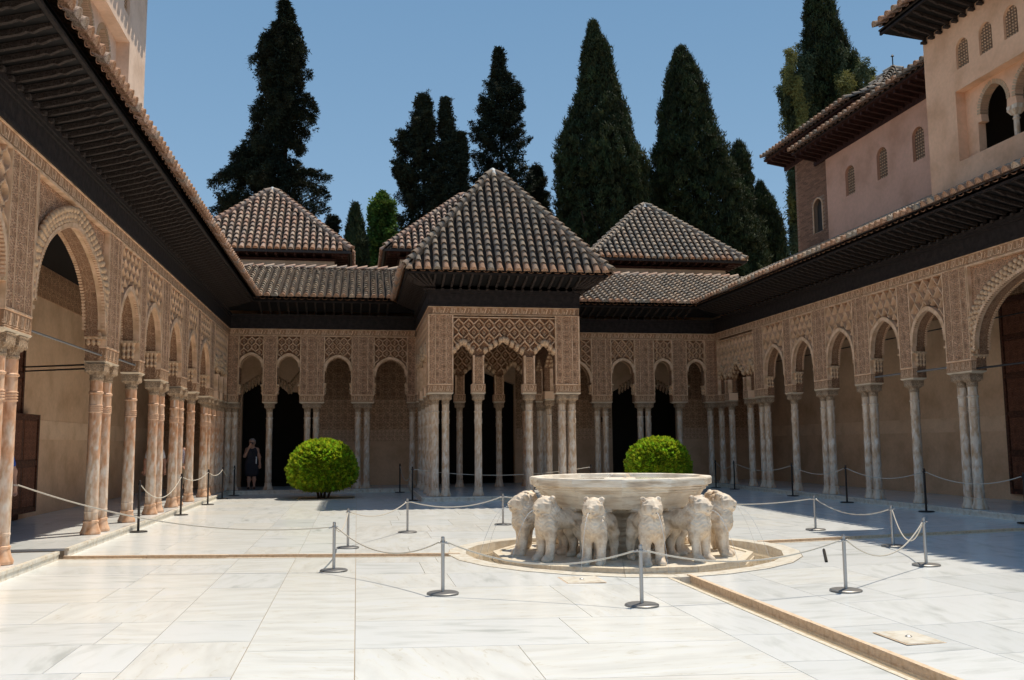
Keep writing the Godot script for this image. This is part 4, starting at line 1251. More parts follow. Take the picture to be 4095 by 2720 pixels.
	b = MB.new(); b.box(inv * P(13.09, 0.0, 8.0), inv * P(16.35, 6.4, 7.8)); put("end_wall", b.done(), M.plaster_tan, g)
	rn = node("roof", g)
	b = MB.new()
	b.hexa([inv * P(12.07, 6.50, 31.6), inv * P(12.07, 6.50, 8.0), inv * P(16.2, 8.36, 8.0), inv * P(16.2, 8.36, 35.7), inv * P(12.07, 6.53, 31.6), inv * P(12.07, 6.53, 8.0), inv * P(16.2, 8.39, 8.0), inv * P(16.2, 8.39, 35.7)])
	put("roof_bed", b.done(), M.tile_bed, rn)
	f = Field.new()
	f.pal = "pale"
	s = Vector3(1, slope, 0) / sl; e = Vector3(0, 0, 1)
	tile_field(f, inv * P(11.98, 6.53, 35.6), e, s, e.cross(s), 27.6, 0.255, 0.27, func(x): return [0.0 if x > 4.1 else (4.1 - x) * sl, 4.1 * sl])
	for t in f.tiles: t[0].origin += Vector3.ZERO
	lay_tiles_eave_first(rn, f, 300)
	# ---- back gallery, left and right of the pavilion
	g = node("arcade_gallery", self, Transform3D(Basis(), P(4.3, 0, 33.5)))
	inv = g.transform.affine_inverse()
	tag(g, "far gallery of carved arches facing the camera, running behind the pavilion", "gallery", "arcaded galleries round the court")
	T = inv * frame_front(32.6)
	var pb := [[-4.22, 0.22, [-0.12, 0.10]], [-2.97, 0.24, [0.0]], [-1.55, 0.42, [-0.15, 0.15]], [0.18, 0.40, [-0.155, 0.155]], [1.86, 0.16, [0.05]], [6.68, 0.16, [-0.05]], [8.76, 0.38, [-0.155, 0.155]], [10.38, 0.38, [-0.15, 0.15]], [11.73, 0.29, [0.0]], [12.93, 0.22, [0.0]]]
	for p in pb: pier(g, T, p[0], p[1], p[2])
	var sty := [1, 1, 0, 1, 0, 0, 2, 1, 1]
	var cells := [0.27, 0.27, 0.24, 0.28, 0.30, 0.34, 0.26, 0.28, 0.28]
	var ys := [3.7, 3.7, 3.75, 3.75, 3.7, 3.72, 3.75, 3.7, 3.7]
	var ya := [4.72, 4.70, 4.66, 4.60, 4.6, 4.62, 4.62, 4.62, 4.60]
	for i in 9:
		if i == 4: continue
		bay(g, T, pb[i], pb[i + 1], ys[i], ya[i], sty[i], cells[i], 0.19 if sty[i] == 1 else 0.17, 1.08)
	frieze(g, T, -4.34, 2.0); frieze(g, T, 6.52, 13.1)
	eave(g, T, -4.34, 2.02, -3.44, 1.16, 1.0); eave(g, T, 6.52, 13.1, 7.24, 12.05, 1.0)
	# rear wall with dark openings into the halls behind
	b = MB.new()
	var wall := PackedVector2Array([Vector2(-7.2, 0), Vector2(-4.2, 0), Vector2(-4.2, 3.6), Vector2(-3.3, 4.25), Vector2(-2.6, 3.6), Vector2(-1.55, 3.6), Vector2(-1.55, 0), Vector2(2.5, 0), Vector2(2.5, 3.9), Vector2(4.25, 4.6), Vector2(6.0, 3.9), Vector2(6.0, 0), Vector2(9.9, 0), Vector2(9.9, 3.6), Vector2(11.2, 4.3), Vector2(12.6, 3.6), Vector2(12.6, 0), Vector2(16.2, 0), Vector2(16.2, 8.2), Vector2(-7.2, 8.2)])
	for i in wall.size(): wall[i].x -= 4.3
	b.prism(wall, -2.2, -1.9); put("rear_wall", b.done(), M.plaster_tan, g)
	for seg in [[-1.5, 2.45], [6.05, 9.85], [12.65, 16.0], [-7.0, -4.25]]:
		b = MB.new(); b.box(inv * P(seg[0], 1.75, 35.41), inv * P(seg[1], 2.15, 35.38)); put("tiled_dado", b.done(), M.dado_tile, g)
		b = MB.new(); b.box(inv * P(seg[0], 2.18, 35.41), inv * P(seg[1], 3.28, 35.385)); put("carved_panel", b.done(), M.faint_carving, g)
		b = MB.new(); b.box(inv * P(seg[0], 3.3, 35.41), inv * P(seg[1], 5.6, 35.375)); put("carved_band", b.done(), M.stucco_interior, g)
	for o in [[-3.3, 1.2], [-2.1, 0.6], [11.2, 1.35]]:   # hanging cells that frame the dark doorways
		b = MB.new()
		for k in 17:
			var t := k / 16.0
			for lay in 3: b.ball(inv * P(o[0] + (t - 0.5) * 2 * o[1] * 0.72, 4.16 - 0.55 * absf(t - 0.5) * 2.0 + 0.09 * lay, 35.44 - 0.05 * lay), Vector3(0.052, 0.10, 0.055), 7, 5)
		put("hanging_cells", b.done(), M.bulb_stucco, g)
	b = MB.new(); b.box(inv * P(-4.3, 5.66, 35.6), inv * P(13.1, 5.78, 32.93)); put("ceiling", b.done(), M.soffit_wood, g)
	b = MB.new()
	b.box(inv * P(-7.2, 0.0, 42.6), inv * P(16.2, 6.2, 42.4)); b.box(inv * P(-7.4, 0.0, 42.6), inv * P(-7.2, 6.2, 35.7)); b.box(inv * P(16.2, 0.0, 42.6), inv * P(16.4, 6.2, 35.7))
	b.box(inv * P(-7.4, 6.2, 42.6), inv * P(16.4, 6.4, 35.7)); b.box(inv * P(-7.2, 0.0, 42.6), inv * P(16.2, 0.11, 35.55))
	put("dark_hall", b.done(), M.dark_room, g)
	rn = node("roof", g)
	b = MB.new()
	b.hexa([inv * P(-3.44, 6.50, 31.6), inv * P(12.05, 6.50, 31.6), inv * P(16.1, 8.28, 35.4), inv * P(-7.2, 8.28, 35.4), inv * P(-3.44, 6.53, 31.6), inv * P(12.05, 6.53, 31.6), inv * P(16.1, 8.30, 35.4), inv * P(-7.2, 8.30, 35.4)])
	put("roof_bed", b.done(), M.tile_bed, rn)
	b = MB.new(); b.box(inv * P(-7.2, 6.3, 35.75), inv * P(16.2, 8.30, 35.5)); put("parapet", b.done(), M.plaster_cream, rn)
	f = Field.new()
	f.pal = "pale"
	s = Vector3(0, slope, -1) / sl; e = Vector3(1, 0, 0)
	tile_field(f, inv * P(-7.2, 6.53, 31.52), e, s, e.cross(s), 23.3, 0.252, 0.27, func(x):
		var X: float = x - 7.2
		if X > 1.3 and X < 7.1: return [0.6, 3.8 * sl]
		return [0.0 if X > -3.4 and X < 12.0 else ((-3.4 - X) * sl if X <= -3.4 else (X - 12.0) * sl), 3.8 * sl])
	lay_tiles(rn, f, 300)
	var k := 0   # ridge tiles
	for i in 58:
		put("ridge_tile", tile_mesh, M["tile_pink_%d" % (i * 7 % 6)], rn, Transform3D(Basis(Vector3(0, 0, -1), Vector3.UP, Vector3(1, 0, 0)).scaled_local(Vector3(1.2, 1.1, 1.05)), inv * P(-6.6 + i * 0.385, 8.28, 35.38)))

func lay_tiles_eave_first(roof: Node, f: Field, limit: int):
	for t in f.tiles:
		if t[1] == 0: t[0].origin += Vector3.ZERO
	lay_tiles(roof, f, limit)

# ==================================================================== hipped tiled roof on four sides
func hipped_roof(thing: Node, inv: Transform3D, x0: float, x1: float, d0: float, d1: float, y0: float, y1: float, pitch: float, expo: float, limit := 300, sides := [0, 1, 3], pal := "grey"):
	var rn := node("roof", thing)
	var c := inv * P((x0 + x1) / 2, y1, (d0 + d1) / 2)
	var q := [inv * P(x0, y0, d0), inv * P(x1, y0, d0), inv * P(x1, y0, d1), inv * P(x0, y0, d1)]
	var b := MB.new()
	for i in 4: b.tri(q[i], q[(i + 1) % 4], c)
	b.quad(q[3], q[2], q[1], q[0])
	put("roof_bed", b.done(), M.tile_bed, rn)
	var f := Field.new()
	f.pal = pal
	for i in sides:
		var a: Vector3 = q[i]; var z: Vector3 = q[(i + 1) % 4]
		var w := a.distance_to(z)
		var e := (z - a) / w
		var s := (c - (a + z) / 2); var l := s.length(); s /= l
		tile_field(f, a, e, s, e.cross(s), w, pitch, expo, func(x): return [0.0, l * (1.0 - absf(x / w - 0.5) * 2.0) - 0.02])
		hip(f, a, c, (e.cross(s) + Vector3.UP * 0.6).normalized())
	hip(f, q[1], c, Vector3(0.4, 0.8, 0.4).normalized())
	for i in 4:      # mortar bedding of the hip tiles
		b = MB.new()
		b.tube([q[i].lerp(c, 0.01) + Vector3.UP * 0.0, c + Vector3.UP * -0.02], 0.10, 6)
		put("hip_bedding", b.done(), M.hip_mortar, rn)
	for t in f.tiles:   # keep the columns out of the hips
		pass
	lay_tiles(rn, f, limit)
	b = MB.new()
	b.lathe([[0.26, -0.12], [0.17, 0.03], [0.06, 0.13], [0.0, 0.16]], 8, c)
	put("finial_cap", b.done(), M.lead, rn)

func build_pavilion():
	var g := node("pavilion", self, Transform3D(Basis(), P(4.27, 0, 29)))
	var inv := g.transform.affine_inverse()
	tag(g, "square pavilion with steep tiled roof jutting into the court on slender paired columns", "pavilion")
	var T := inv * frame_front(26.75)
	var p := [[2.38, 0.365, [-0.155, 0.15]], [6.15, 0.365, [-0.155, 0.15]]]
	for q in p: pier(g, T, q[0], q[1], q[2], false, 5.38)
	cell_bay(g, T, p[0], p[1], [3.487, 5.0], 4.17, 4.60, 4.52, 0.31, 0.215, 5.30)
	frieze(g, T, 2.02, 6.52, 5.38, 5.62)
	eave(g, T, 2.02, 6.52, 1.30, 7.18, 0.96, 0.255)
	# sides
	T = inv * frame_right(2.02)   # outer face to -x
	var ps := [[-32.3, 0.30, [0.1]], [-27.1, 0.345, [-0.24]]]
	for q in ps: pier(g, T, q[0], q[1], q[2], false, 5.38)
	cell_bay(g, T, ps[0], ps[1], [-30.6, -28.7], 4.1, 4.60, 4.52, 0.31, 0.215, 5.30)
	frieze(g, T, -32.6, -26.76, 5.38, 5.62)
	eave(g, T, -32.55, -26.75, -31.7, -25.79, 0.72, 0.27)
	T = inv * frame_left(6.52)
	ps = [[27.1, 0.345, [0.24]], [32.3, 0.30, [-0.1]]]
	for q in ps: pier(g, T, q[0], q[1], q[2], false, 5.38)
	cell_bay(g, T, ps[0], ps[1], [28.7, 30.6], 4.1, 4.60, 4.52, 0.31, 0.215, 5.30)
	frieze(g, T, 26.76, 32.6, 5.38, 5.62)
	eave(g, T, 26.75, 32.55, 25.79, 31.7, 0.66, 0.27)
	# inner row of columns and arches, where the pavilion meets the gallery
	T = inv * frame_front(32.35)
	cell_bay(g, T, [2.4, 0.30], [6.12, 0.30], [3.55, 4.95], 4.0, 4.5, 4.4, 0.31, 0.22, 5.2)
	for x in [2.62, 5.9]: column(g, inv * P(x, 0, 32.5), true)
	var b := MB.new(); b.box(inv * P(2.36, 5.62, 32.4), inv * P(6.18, 5.72, 27.1)); put("ceiling", b.done(), M.soffit_wood, g)
	hipped_roof(g, inv, 1.27, 7.20, 25.76, 31.8, 6.52, 10.32, 0.258, 0.262, 300)

func hall(label: String, x0: float, x1: float, d0: float, y0: float, y1: float, inset: float, pal: String):
	var c := (x0 + x1) / 2
	var g := node("domed_hall", self, Transform3D(Basis(), P(c, 0, d0 + 3.3)))
	var inv := g.transform.affine_inverse()
	tag(g, label, "hall", "square halls behind the far gallery")
	var d1 := d0 + (x1 - x0)
	var b := MB.new(); b.box(inv * P(x0 + inset, 5.0, d1 - inset), inv * P(x1 - inset, y0 - 0.22, d0 + inset)); put("wall", b.done(), M.plaster_cream, g)
	b = MB.new(); b.box(inv * P(x0 + inset - 0.06, y0 - 0.30, d1 - inset + 0.06), inv * P(x1 - inset + 0.06, y0 - 0.2, d0 + inset - 0.06)); put("fascia", b.done(), M.red_eave_wood, g)
	b = MB.new(); b.box(inv * P(x0 + 0.06, y0 - 0.075, d1 - 0.06), inv * P(x1 - 0.06, y0 - 0.03, d0 + 0.06)); put("soffit", b.done(), M.red_eave_wood, g)
	b = MB.new()
	b.box(Vector3(-0.04, -0.10, -inset), Vector3(0.04, 0.0, -0.10))
	var m := b.done()
	for i in int((x1 - x0) / 0.36):
		put("rafter", m, M.red_eave_wood, g, Transform3D(Basis(), inv * P(x0 + 0.18 + i * 0.36, y0 - 0.074, d0)))
	for i in int((x1 - x0) / 0.36):
		for s in [0, 1]:
			put("rafter", m, M.red_eave_wood, g, Transform3D(Basis(Vector3.UP, PI / 2 if s == 1 else -PI / 2), inv * P(x1 if s == 1 else x0, y0 - 0.074, d0 + 0.18 + i * 0.36)))
	b = MB.new()   # gutter
	b.box(inv * P(x0 - 0.02, y0 - 0.10, d0 + 0.02), inv * P(x1 + 0.02, y0 - 0.01, d0 - 0.06)); b.box(inv * P(x1 - 0.02, y0 - 0.10, d1), inv * P(x1 + 0.06, y0 - 0.01, d0)); b.box(inv * P(x0 - 0.06, y0 - 0.10, d1), inv * P(x0 + 0.02, y0 - 0.01, d0))
	put("gutter", b.done(), M.iron, g)
	hipped_roof(g, inv, x0, x1, d0, d1, y0, y1, 0.27, 0.30, 300, [0, 1, 3], pal)

func build_halls():
	hall("hall with sunlit pink tiled pyramid roof at the left behind the far gallery", -6.95, -0.33, 36.0, 9.12, 12.35, 0.62, "pink")
	hall("hall whose tiled pyramid roof is mostly hidden behind the pavilion roof", 1.0, 7.95, 36.0, 9.27, 12.45, 0.62, "pink")
	hall("hall with grey brown tiled pyramid roof right of the pavilion roof", 9.36, 15.95, 36.0, 9.13, 12.25, 0.62, "pale")

# ==================================================================== upper buildings left and right
func arched_hole(c: float, hw: float, y0: float, ys: float, ya: float) -> PackedVector2Array:
	var p := PackedVector2Array([Vector2(c - hw, y0)])
	p.append_array(arch_points(c - hw, c + hw, ys, ya, 12))
	p.append(Vector2(c + hw, y0))
	p.reverse()
	return p

func mirador(label: String, x: float, side: int, d_edge: float, mat_wall: String, over: float):
	var g := node("upper_pavilion", self, Transform3D(Basis(), P(x, 7.0, d_edge - 4)))
	var inv := g.transform.affine_inverse()
	tag(g, label, "upper storey", "upper storeys above the galleries")
	var T := inv * (frame_right(x) if side > 0 else frame_left(x))
	var k := -1.0 if side > 0 else 1.0      # u = k * d
	var u0 := minf(k * d_edge, k * 8.0); var u1 := maxf(k * d_edge, k * 8.0)
	var n := node("wall", g, T)
	# front layer with the recess cut out, then the loggia wall behind it
	var r0 := 10.3; var r1 := 18.14
	var ra := minf(k * r0, k * r1); var rb := maxf(k * r0, k * r1)
	var b := MB.new()
	b.box(Vector3(u0, 6.6, -0.5), Vector3(ra, 11.25, 0)); b.box(Vector3(rb, 6.6, -0.5), Vector3(u1, 11.25, 0))
	b.box(Vector3(ra, 6.6, -0.5), Vector3(rb, 7.78, 0))
	# upper strip with three arched lattice windows
	var wins := [17.83, 17.05, 16.27, 15.49, 14.7, 13.9]
	var strip := PackedVector2Array([Vector2(ra, 9.39)])
	var us := []
	for w in wins: us.append(k * w)
	us.sort()
	for u in us:
		var p := arched_hole(u, 0.21, 9.86, 10.3, 10.52)
		p.reverse()
		# narrow slit joins the hole to the lower edge so that the outline stays one polygon
		strip.append(Vector2(u - 0.21, 9.39)); strip.append_array(p); strip.append(Vector2(u + 0.21, 9.39))
	strip.append(Vector2(rb, 9.39)); strip.append(Vector2(rb, 11.25)); strip.append(Vector2(ra, 11.25))
	b.prism(strip, -0.5, 0.0)
	for u in us: b.box(Vector3(u - 0.213, 9.387, -0.5), Vector3(u + 0.213, 9.86, -0.002))
	put("wall_face", b.done(), M[mat_wall], n)
	for u in us:
		b = MB.new()
		b.box(Vector3(u - 0.22, 9.85, -0.09), Vector3(u + 0.22, 10.55, -0.06)); put("window_lattice", b.done(), M.window_lattice, n)
		b = MB.new()
		for q in 5:
			for t in 9:
				b.ball(Vector3(u - 0.17 + q * 0.085, 9.9 + t * 0.07, -0.055), Vector3(0.026, 0.02, 0.015), 6, 3)
		put("tracery", b.done(), M.moulding, n)
	# loggia: twin arches on small columns in the recess
	var centres := [17.25, 16.15, 15.05, 13.95, 12.85, 11.75]
	var path := PackedVector2Array([Vector2(ra, 7.78)])
	var cu := []
	for c in centres: cu.append(k * c)
	cu.sort()
	for c in cu:
		path.append(Vector2(c - 0.40, 8.55)); path.append_array(arch_points(c - 0.42, c + 0.42, 8.72, 9.24, 14)); path.append(Vector2(c + 0.40, 8.55))
	path.append(Vector2(rb, 7.78)); path.append(Vector2(rb, 9.40)); path.append(Vector2(ra, 9.40))
	path[0] = Vector2(cu[0] - 0.52, 7.78); path.insert(0, Vector2(ra, 7.78)); path.insert(2, Vector2(cu[0] - 0.52, 8.55))
	path.insert(path.size() - 3, Vector2(cu[-1] + 0.52, 8.55)); path.insert(path.size() - 3, Vector2(cu[-1] + 0.52, 7.78))
	b = MB.new(); b.prism(path, -0.42, -0.24); put("loggia_wall", b.done(), M[mat_wall], n)
	for i in cu.size():
		b = MB.new()
		var inner := arch_points(cu[i] - 0.42, cu[i] + 0.42, 8.72, 9.24, 14)
		for q in inner.size() - 1:   # ribbed arch band
			for s in 2:
				var a := inner[q].lerp(inner[q + 1], s * 0.5); var c := inner[q].lerp(inner[q + 1], s * 0.5 + 0.36)
				var o := Vector2(-(c - a).normalized().y, (c - a).normalized().x) * 0.10
				b.hexa([Vector3(a.x, a.y, -0.225), Vector3(c.x, c.y, -0.225), Vector3(c.x, c.y, -0.43), Vector3(a.x, a.y, -0.43), Vector3(a.x + o.x, a.y + o.y, -0.225), Vector3(c.x + o.x, c.y + o.y, -0.225), Vector3(c.x + o.x, c.y + o.y, -0.43), Vector3(a.x + o.x, a.y + o.y, -0.43)])
		put("ribbed_arch", b.done(), M.ribbed_stone, n)
		if i > 0:
			b = MB.new()
			var uc: float = (cu[i - 1] + cu[i]) / 2
			b.lathe([[0.085, 7.79], [0.085, 7.84], [0.06, 7.88], [0.058, 8.26], [0.075, 8.27], [0.075, 8.29], [0.058, 8.31], [0.06, 8.36]], 12, Vector3(uc, 0, -0.33))
			b.frustum(Vector2(uc, -0.33), Vector2(0.07, 0.07), 8.36, Vector2(0.13, 0.13), 8.46); b.frustum(Vector2(uc, -0.33), Vector2(0.14, 0.10), 8.46, Vector2(0.16, 0.10), 8.56)
			put("column", b.done(), M.column_marble, n)
	b = MB.new()
	b.box(Vector3(u0, 6.6, -4.3), Vector3(u1, 11.25, -4.0)); b.box(Vector3(u0, 6.6, -4.3), Vector3(u0 + 0.3, 11.25, -0.5)); b.box(Vector3(u1 - 0.3, 6.6, -4.3), Vector3(u1, 11.25, -0.5)); b.box(Vector3(u0, 11.0, -4.0), Vector3(u1, 11.2, -0.5)); b.box(Vector3(u0, 7.4, -4.0), Vector3(u1, 7.6, -0.5))
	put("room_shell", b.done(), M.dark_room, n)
	# eaves and roof
	eave(g, T, u0, u1, u0 - (0.25 if side > 0 else 0.0), u1 + (0.25 if side < 0 else 0.0), over, 0.28, 4.83, "eave_wood", false)
	var rn := node("roof", g)
	var e := (T.basis * Vector3(1, 0, 0)); var s := (T.basis * Vector3(0, 0.42, -1)).normalized()
	var O := T * Vector3(u0 - 0.3, 11.40, over + 0.07)
	b = MB.new()
	b.hexa([T * Vector3(u0 - 0.3, 11.36, over), T * Vector3(u1 + 0.3, 11.36, over), T * Vector3(u1 + 0.3, 13.3, -4.0), T * Vector3(u0 - 0.3, 13.3, -4.0), T * Vector3(u0 - 0.3, 11.40, over), T * Vector3(u1 + 0.3, 11.40, over), T * Vector3(u1 + 0.3, 13.34, -4.0), T * Vector3(u0 - 0.3, 13.34, -4.0)])
	put("roof_bed", b.done(), M.tile_bed, rn)
	var f := Field.new()
	tile_field(f, O, e, s, e.cross(s), u1 - u0 + 0.6, 0.27, 0.3, func(q): return [0.0, 4.6])
	lay_tiles(rn, f, 60)

func build_upper_buildings():
	mirador("ochre upper storey at top left, sunlit, with ribbed arches in a deep recess", -4.42, -1, 19.45, "plaster_rose", 0.42)
	mirador("ochre upper storey at top right with lattice windows above arched openings", 13.2, 1, 19.2, "plaster_ochre", 0.95)
	# pink wall with three small arched windows
	var g := node("pink_building", self, Transform3D(Basis(), P(17.5, 7, 25)))
	var inv := g.transform.affine_inverse()
	tag(g, "pink plastered building with three small arched windows behind the right gallery", "building", "upper storeys above the galleries")
	var T := inv * frame_right(16.0)
	var n := node("wall", g, T)
	var b := MB.new()
	var p := PackedVector2Array([Vector2(-29.1, 7.5)])
	for d in [27.565, 25.665, 23.77]:
		var h := arched_hole(-d, 0.29, 9.70, 10.42, 10.68); h.reverse()
		p.append(Vector2(-d - 0.29, 7.5)); p.append_array(h); p.append(Vector2(-d + 0.29, 7.5))
	p.append(Vector2(-18.5, 7.5)); p.append(Vector2(-18.5, 11.6)); p.append(Vector2(-29.1, 11.6))
	b.prism(p, -0.45, 0.0)
	for d in [27.565, 25.665, 23.77]: b.box(Vector3(-d - 0.293, 7.497, -0.45), Vector3(-d + 0.293, 9.70, -0.002))
	b.box(Vector3(-29.1, 7.5, -5.0), Vector3(-28.8, 11.6, -0.45)); b.box(Vector3(-29.1, 7.5, -5.2), Vector3(-18.5, 11.6, -5.0))
	put("wall_face", b.done(), M.plaster_pink, n)
	for d in [27.565, 25.665, 23.77]:
		b = MB.new(); b.box(Vector3(-d - 0.3, 9.69, -0.13), Vector3(-d + 0.3, 10.7, -0.10)); put("window_lattice", b.done(), M.window_lattice, n)
		b = MB.new()
		for q in 5:
			for t in 10: b.ball(Vector3(-d - 0.22 + q * 0.11, 9.76 + t * 0.095, -0.095), Vector3(0.034, 0.028, 0.02), 6, 3)
		put("tracery", b.done(), M.moulding, n)
	simple_roof(g, T, -29.9, -18.5, 11.55, 0.85, 0.42, 5.5, 0.27)
	# brick tower beyond it
	g = node("brick_tower", self, Transform3D(Basis(), P(18, 7, 31)))
	inv = g.transform.affine_inverse()
	tag(g, "narrow brick building with one arched window and tall tiled roof beyond the pink wall", "building", "upper storeys above the galleries")
	T = inv * frame_right(16.4)
	n = node("wall", g, T)
	b = MB.new()
	p = PackedVector2Array([Vector2(-32.15, 7.5)])
	var h2 := arched_hole(-30.52, 0.34, 9.14, 10.05, 10.38); h2.reverse()
	p.append(Vector2(-30.86, 7.5)); p.append_array(h2); p.append(Vector2(-30.18, 7.5))
	p.append(Vector2(-24.0, 7.5)); p.append(Vector2(-24.0, 12.3)); p.append(Vector2(-32.15, 12.3))
	b.prism(p, -0.4, -0.012)
	b.box(Vector3(-30.863, 7.497, -0.4), Vector3(-30.177, 9.14, -0.014)); b.box(Vector3(-32.15, 7.5, -5.0), Vector3(-31.9, 12.3, -0.4)); b.box(Vector3(-32.15, 7.5, -5.2), Vector3(-24, 12.3, -5.0))
	put("mortar", b.done(), M.mortar, n)
	b = MB.new(); b.box(Vector3(-30.9, 9.1, -0.2), Vector3(-30.15, 10.4, -0.16)); put("window_pane", b.done(), M.dim_glass, n)
	b = MB.new()
	var ap := arch_points(-30.86, -30.18, 10.05, 10.38, 14)
	var pts := [Vector3(-30.86, 9.14, 0)]
	for q in ap: pts.append(Vector3(q.x, q.y, 0))
	pts.append(Vector3(-30.18, 9.14, 0))
	b.tube(pts, 0.035, 5); put("window_surround", b.done(), M.moulding, n)
	var brick := MB.new(); brick.box(Vector3(-0.135, -0.026, -0.03), Vector3(0.135, 0.026, 0.012))
	var where := []; var tints := []
	var y := 8.0
	var row := 0
	while y < 12.25:
		var u := -32.15 + (0.14 if row % 2 == 0 else 0.0)
		while u < -29.0:
			if not (absf(u + 30.52) < 0.46 and y > 9.1 and y < 10.42) and u > -32.05:
				where.append(Transform3D(Basis(Vector3.FORWARD, rng.randf_range(-0.012, 0.012)), Vector3(u, y, -0.016 + rng.randf_range(0, 0.008))))
				var c := rng.randf_range(0.75, 1.25)
				tints.append(Color(0.40 * c, 0.225 * c, 0.15 * c))
			u += 0.283
		y += 0.064; row += 1
	many("bricks", brick.done(), M.tile_any, where, tints, n)
	simple_roof(g, T, -33.0, -26.5, 12.3, 0.85, 0.42, 3.4, 0.27)
	var f := Field.new()   # small hipped lantern roof showing over the eaves
	hipped_roof(g, inv, 16.5, 19.5, 26.4, 29.4, 12.75, 14.2, 0.27, 0.3, 60, [0, 3], "pale")
	b = MB.new(); b.lathe([[0.02, 0.0], [0.02, 0.5], [0.06, 0.52], [0.0, 0.6]], 8, inv * P(18.0, 14.2, 27.9)); put("finial", b.done(), M.iron, g)

func simple_roof(g: Node, T: Transform3D, u0: float, u1: float, y: float, over: float, slope: float, run: float, pitch: float):
	# boarded eaves with rafters and one slope of tiles
	var n := node("eaves", g, T)
	var b := MB.new()
	b.hexa([Vector3(u0, y + 0.16, over), Vector3(u1, y + 0.16, over), Vector3(u1, y + 0.02, -0.1), Vector3(u0, y + 0.02, -0.1), Vector3(u0, y + 0.2, over), Vector3(u1, y + 0.2, over), Vector3(u1, y + 0.06, -0.1), Vector3(u0, y + 0.06, -0.1)])
	put("soffit", b.done(), M.red_eave_wood, n)
	b = MB.new(); b.box(Vector3(-0.04, -0.11, 0.0), Vector3(0.04, 0.02, over - 0.06)); var m := b.done()
	for i in int((u1 - u0) / 0.36): put("rafter", m, M.red_eave_wood, n, Transform3D(Basis(Vector3.RIGHT, -0.16), Vector3(u0 + 0.18 + i * 0.36, y + 0.02, 0)))
	b = MB.new(); b.box(Vector3(u0 + 0.02, y - 0.2, -0.05), Vector3(u1, y + 0.03, 0.03)); put("fascia", b.done(), M.red_eave_wood, n)
	var rn := node("roof", g)
	var e := (T.basis * Vector3(1, 0, 0)); var s := (T.basis * Vector3(0, slope, -1)).normalized()
	b = MB.new()
	var yy := y + 0.21
	b.hexa([T * Vector3(u0, yy, over), T * Vector3(u1, yy, over), T * Vector3(u1, yy + slope * run, over - run), T * Vector3(u0, yy + slope * run, over - run), T * Vector3(u0, yy + 0.03, over), T * Vector3(u1, yy + 0.03, over), T * Vector3(u1, yy + 0.03 + slope * run, over - run), T * Vector3(u0, yy + 0.03 + slope * run, over - run)])
	put("roof_bed", b.done(), M.tile_bed, rn)
	var f := Field.new()
	tile_field(f, T * Vector3(u0, yy + 0.03, over + 0.06), e, s, e.cross(s), u1 - u0, pitch, 0.3, func(q): return [0.0, run * 1.05])
	lay_tiles(rn, f, 60)

# ==================================================================== trees and bushes
func spray(blades: int, len_: float, wid: float, up: float, seed_: int, spread := 0.12) -> ArrayMesh:
	# a tuft of leaf blades
	var r := RandomNumberGenerator.new(); r.seed = seed_
	var b := MB.new()
	for i in blades:
		var d := Vector3(r.randf_range(-1, 1), r.randf_range(-1, 1), r.randf_range(-1, 1)).normalized()
		d = (d + Vector3.UP * up).normalized()
		var o := Vector3(r.randf_range(-1, 1), r.randf_range(-1, 1), r.randf_range(-1, 1)) * spread
		var s := d.cross(Vector3(r.randf_range(-1, 1), r.randf_range(-1, 1), r.randf_range(-1, 1))).normalized() * wid * r.randf_range(0.6, 1.2)
		var l := len_ * r.randf_range(0.5, 1.15)
		var m := o + d * l * 0.45
		b.tri(o, m + s, o + d * l); b.tri(o, o + d * l, m - s)
	return b.done()

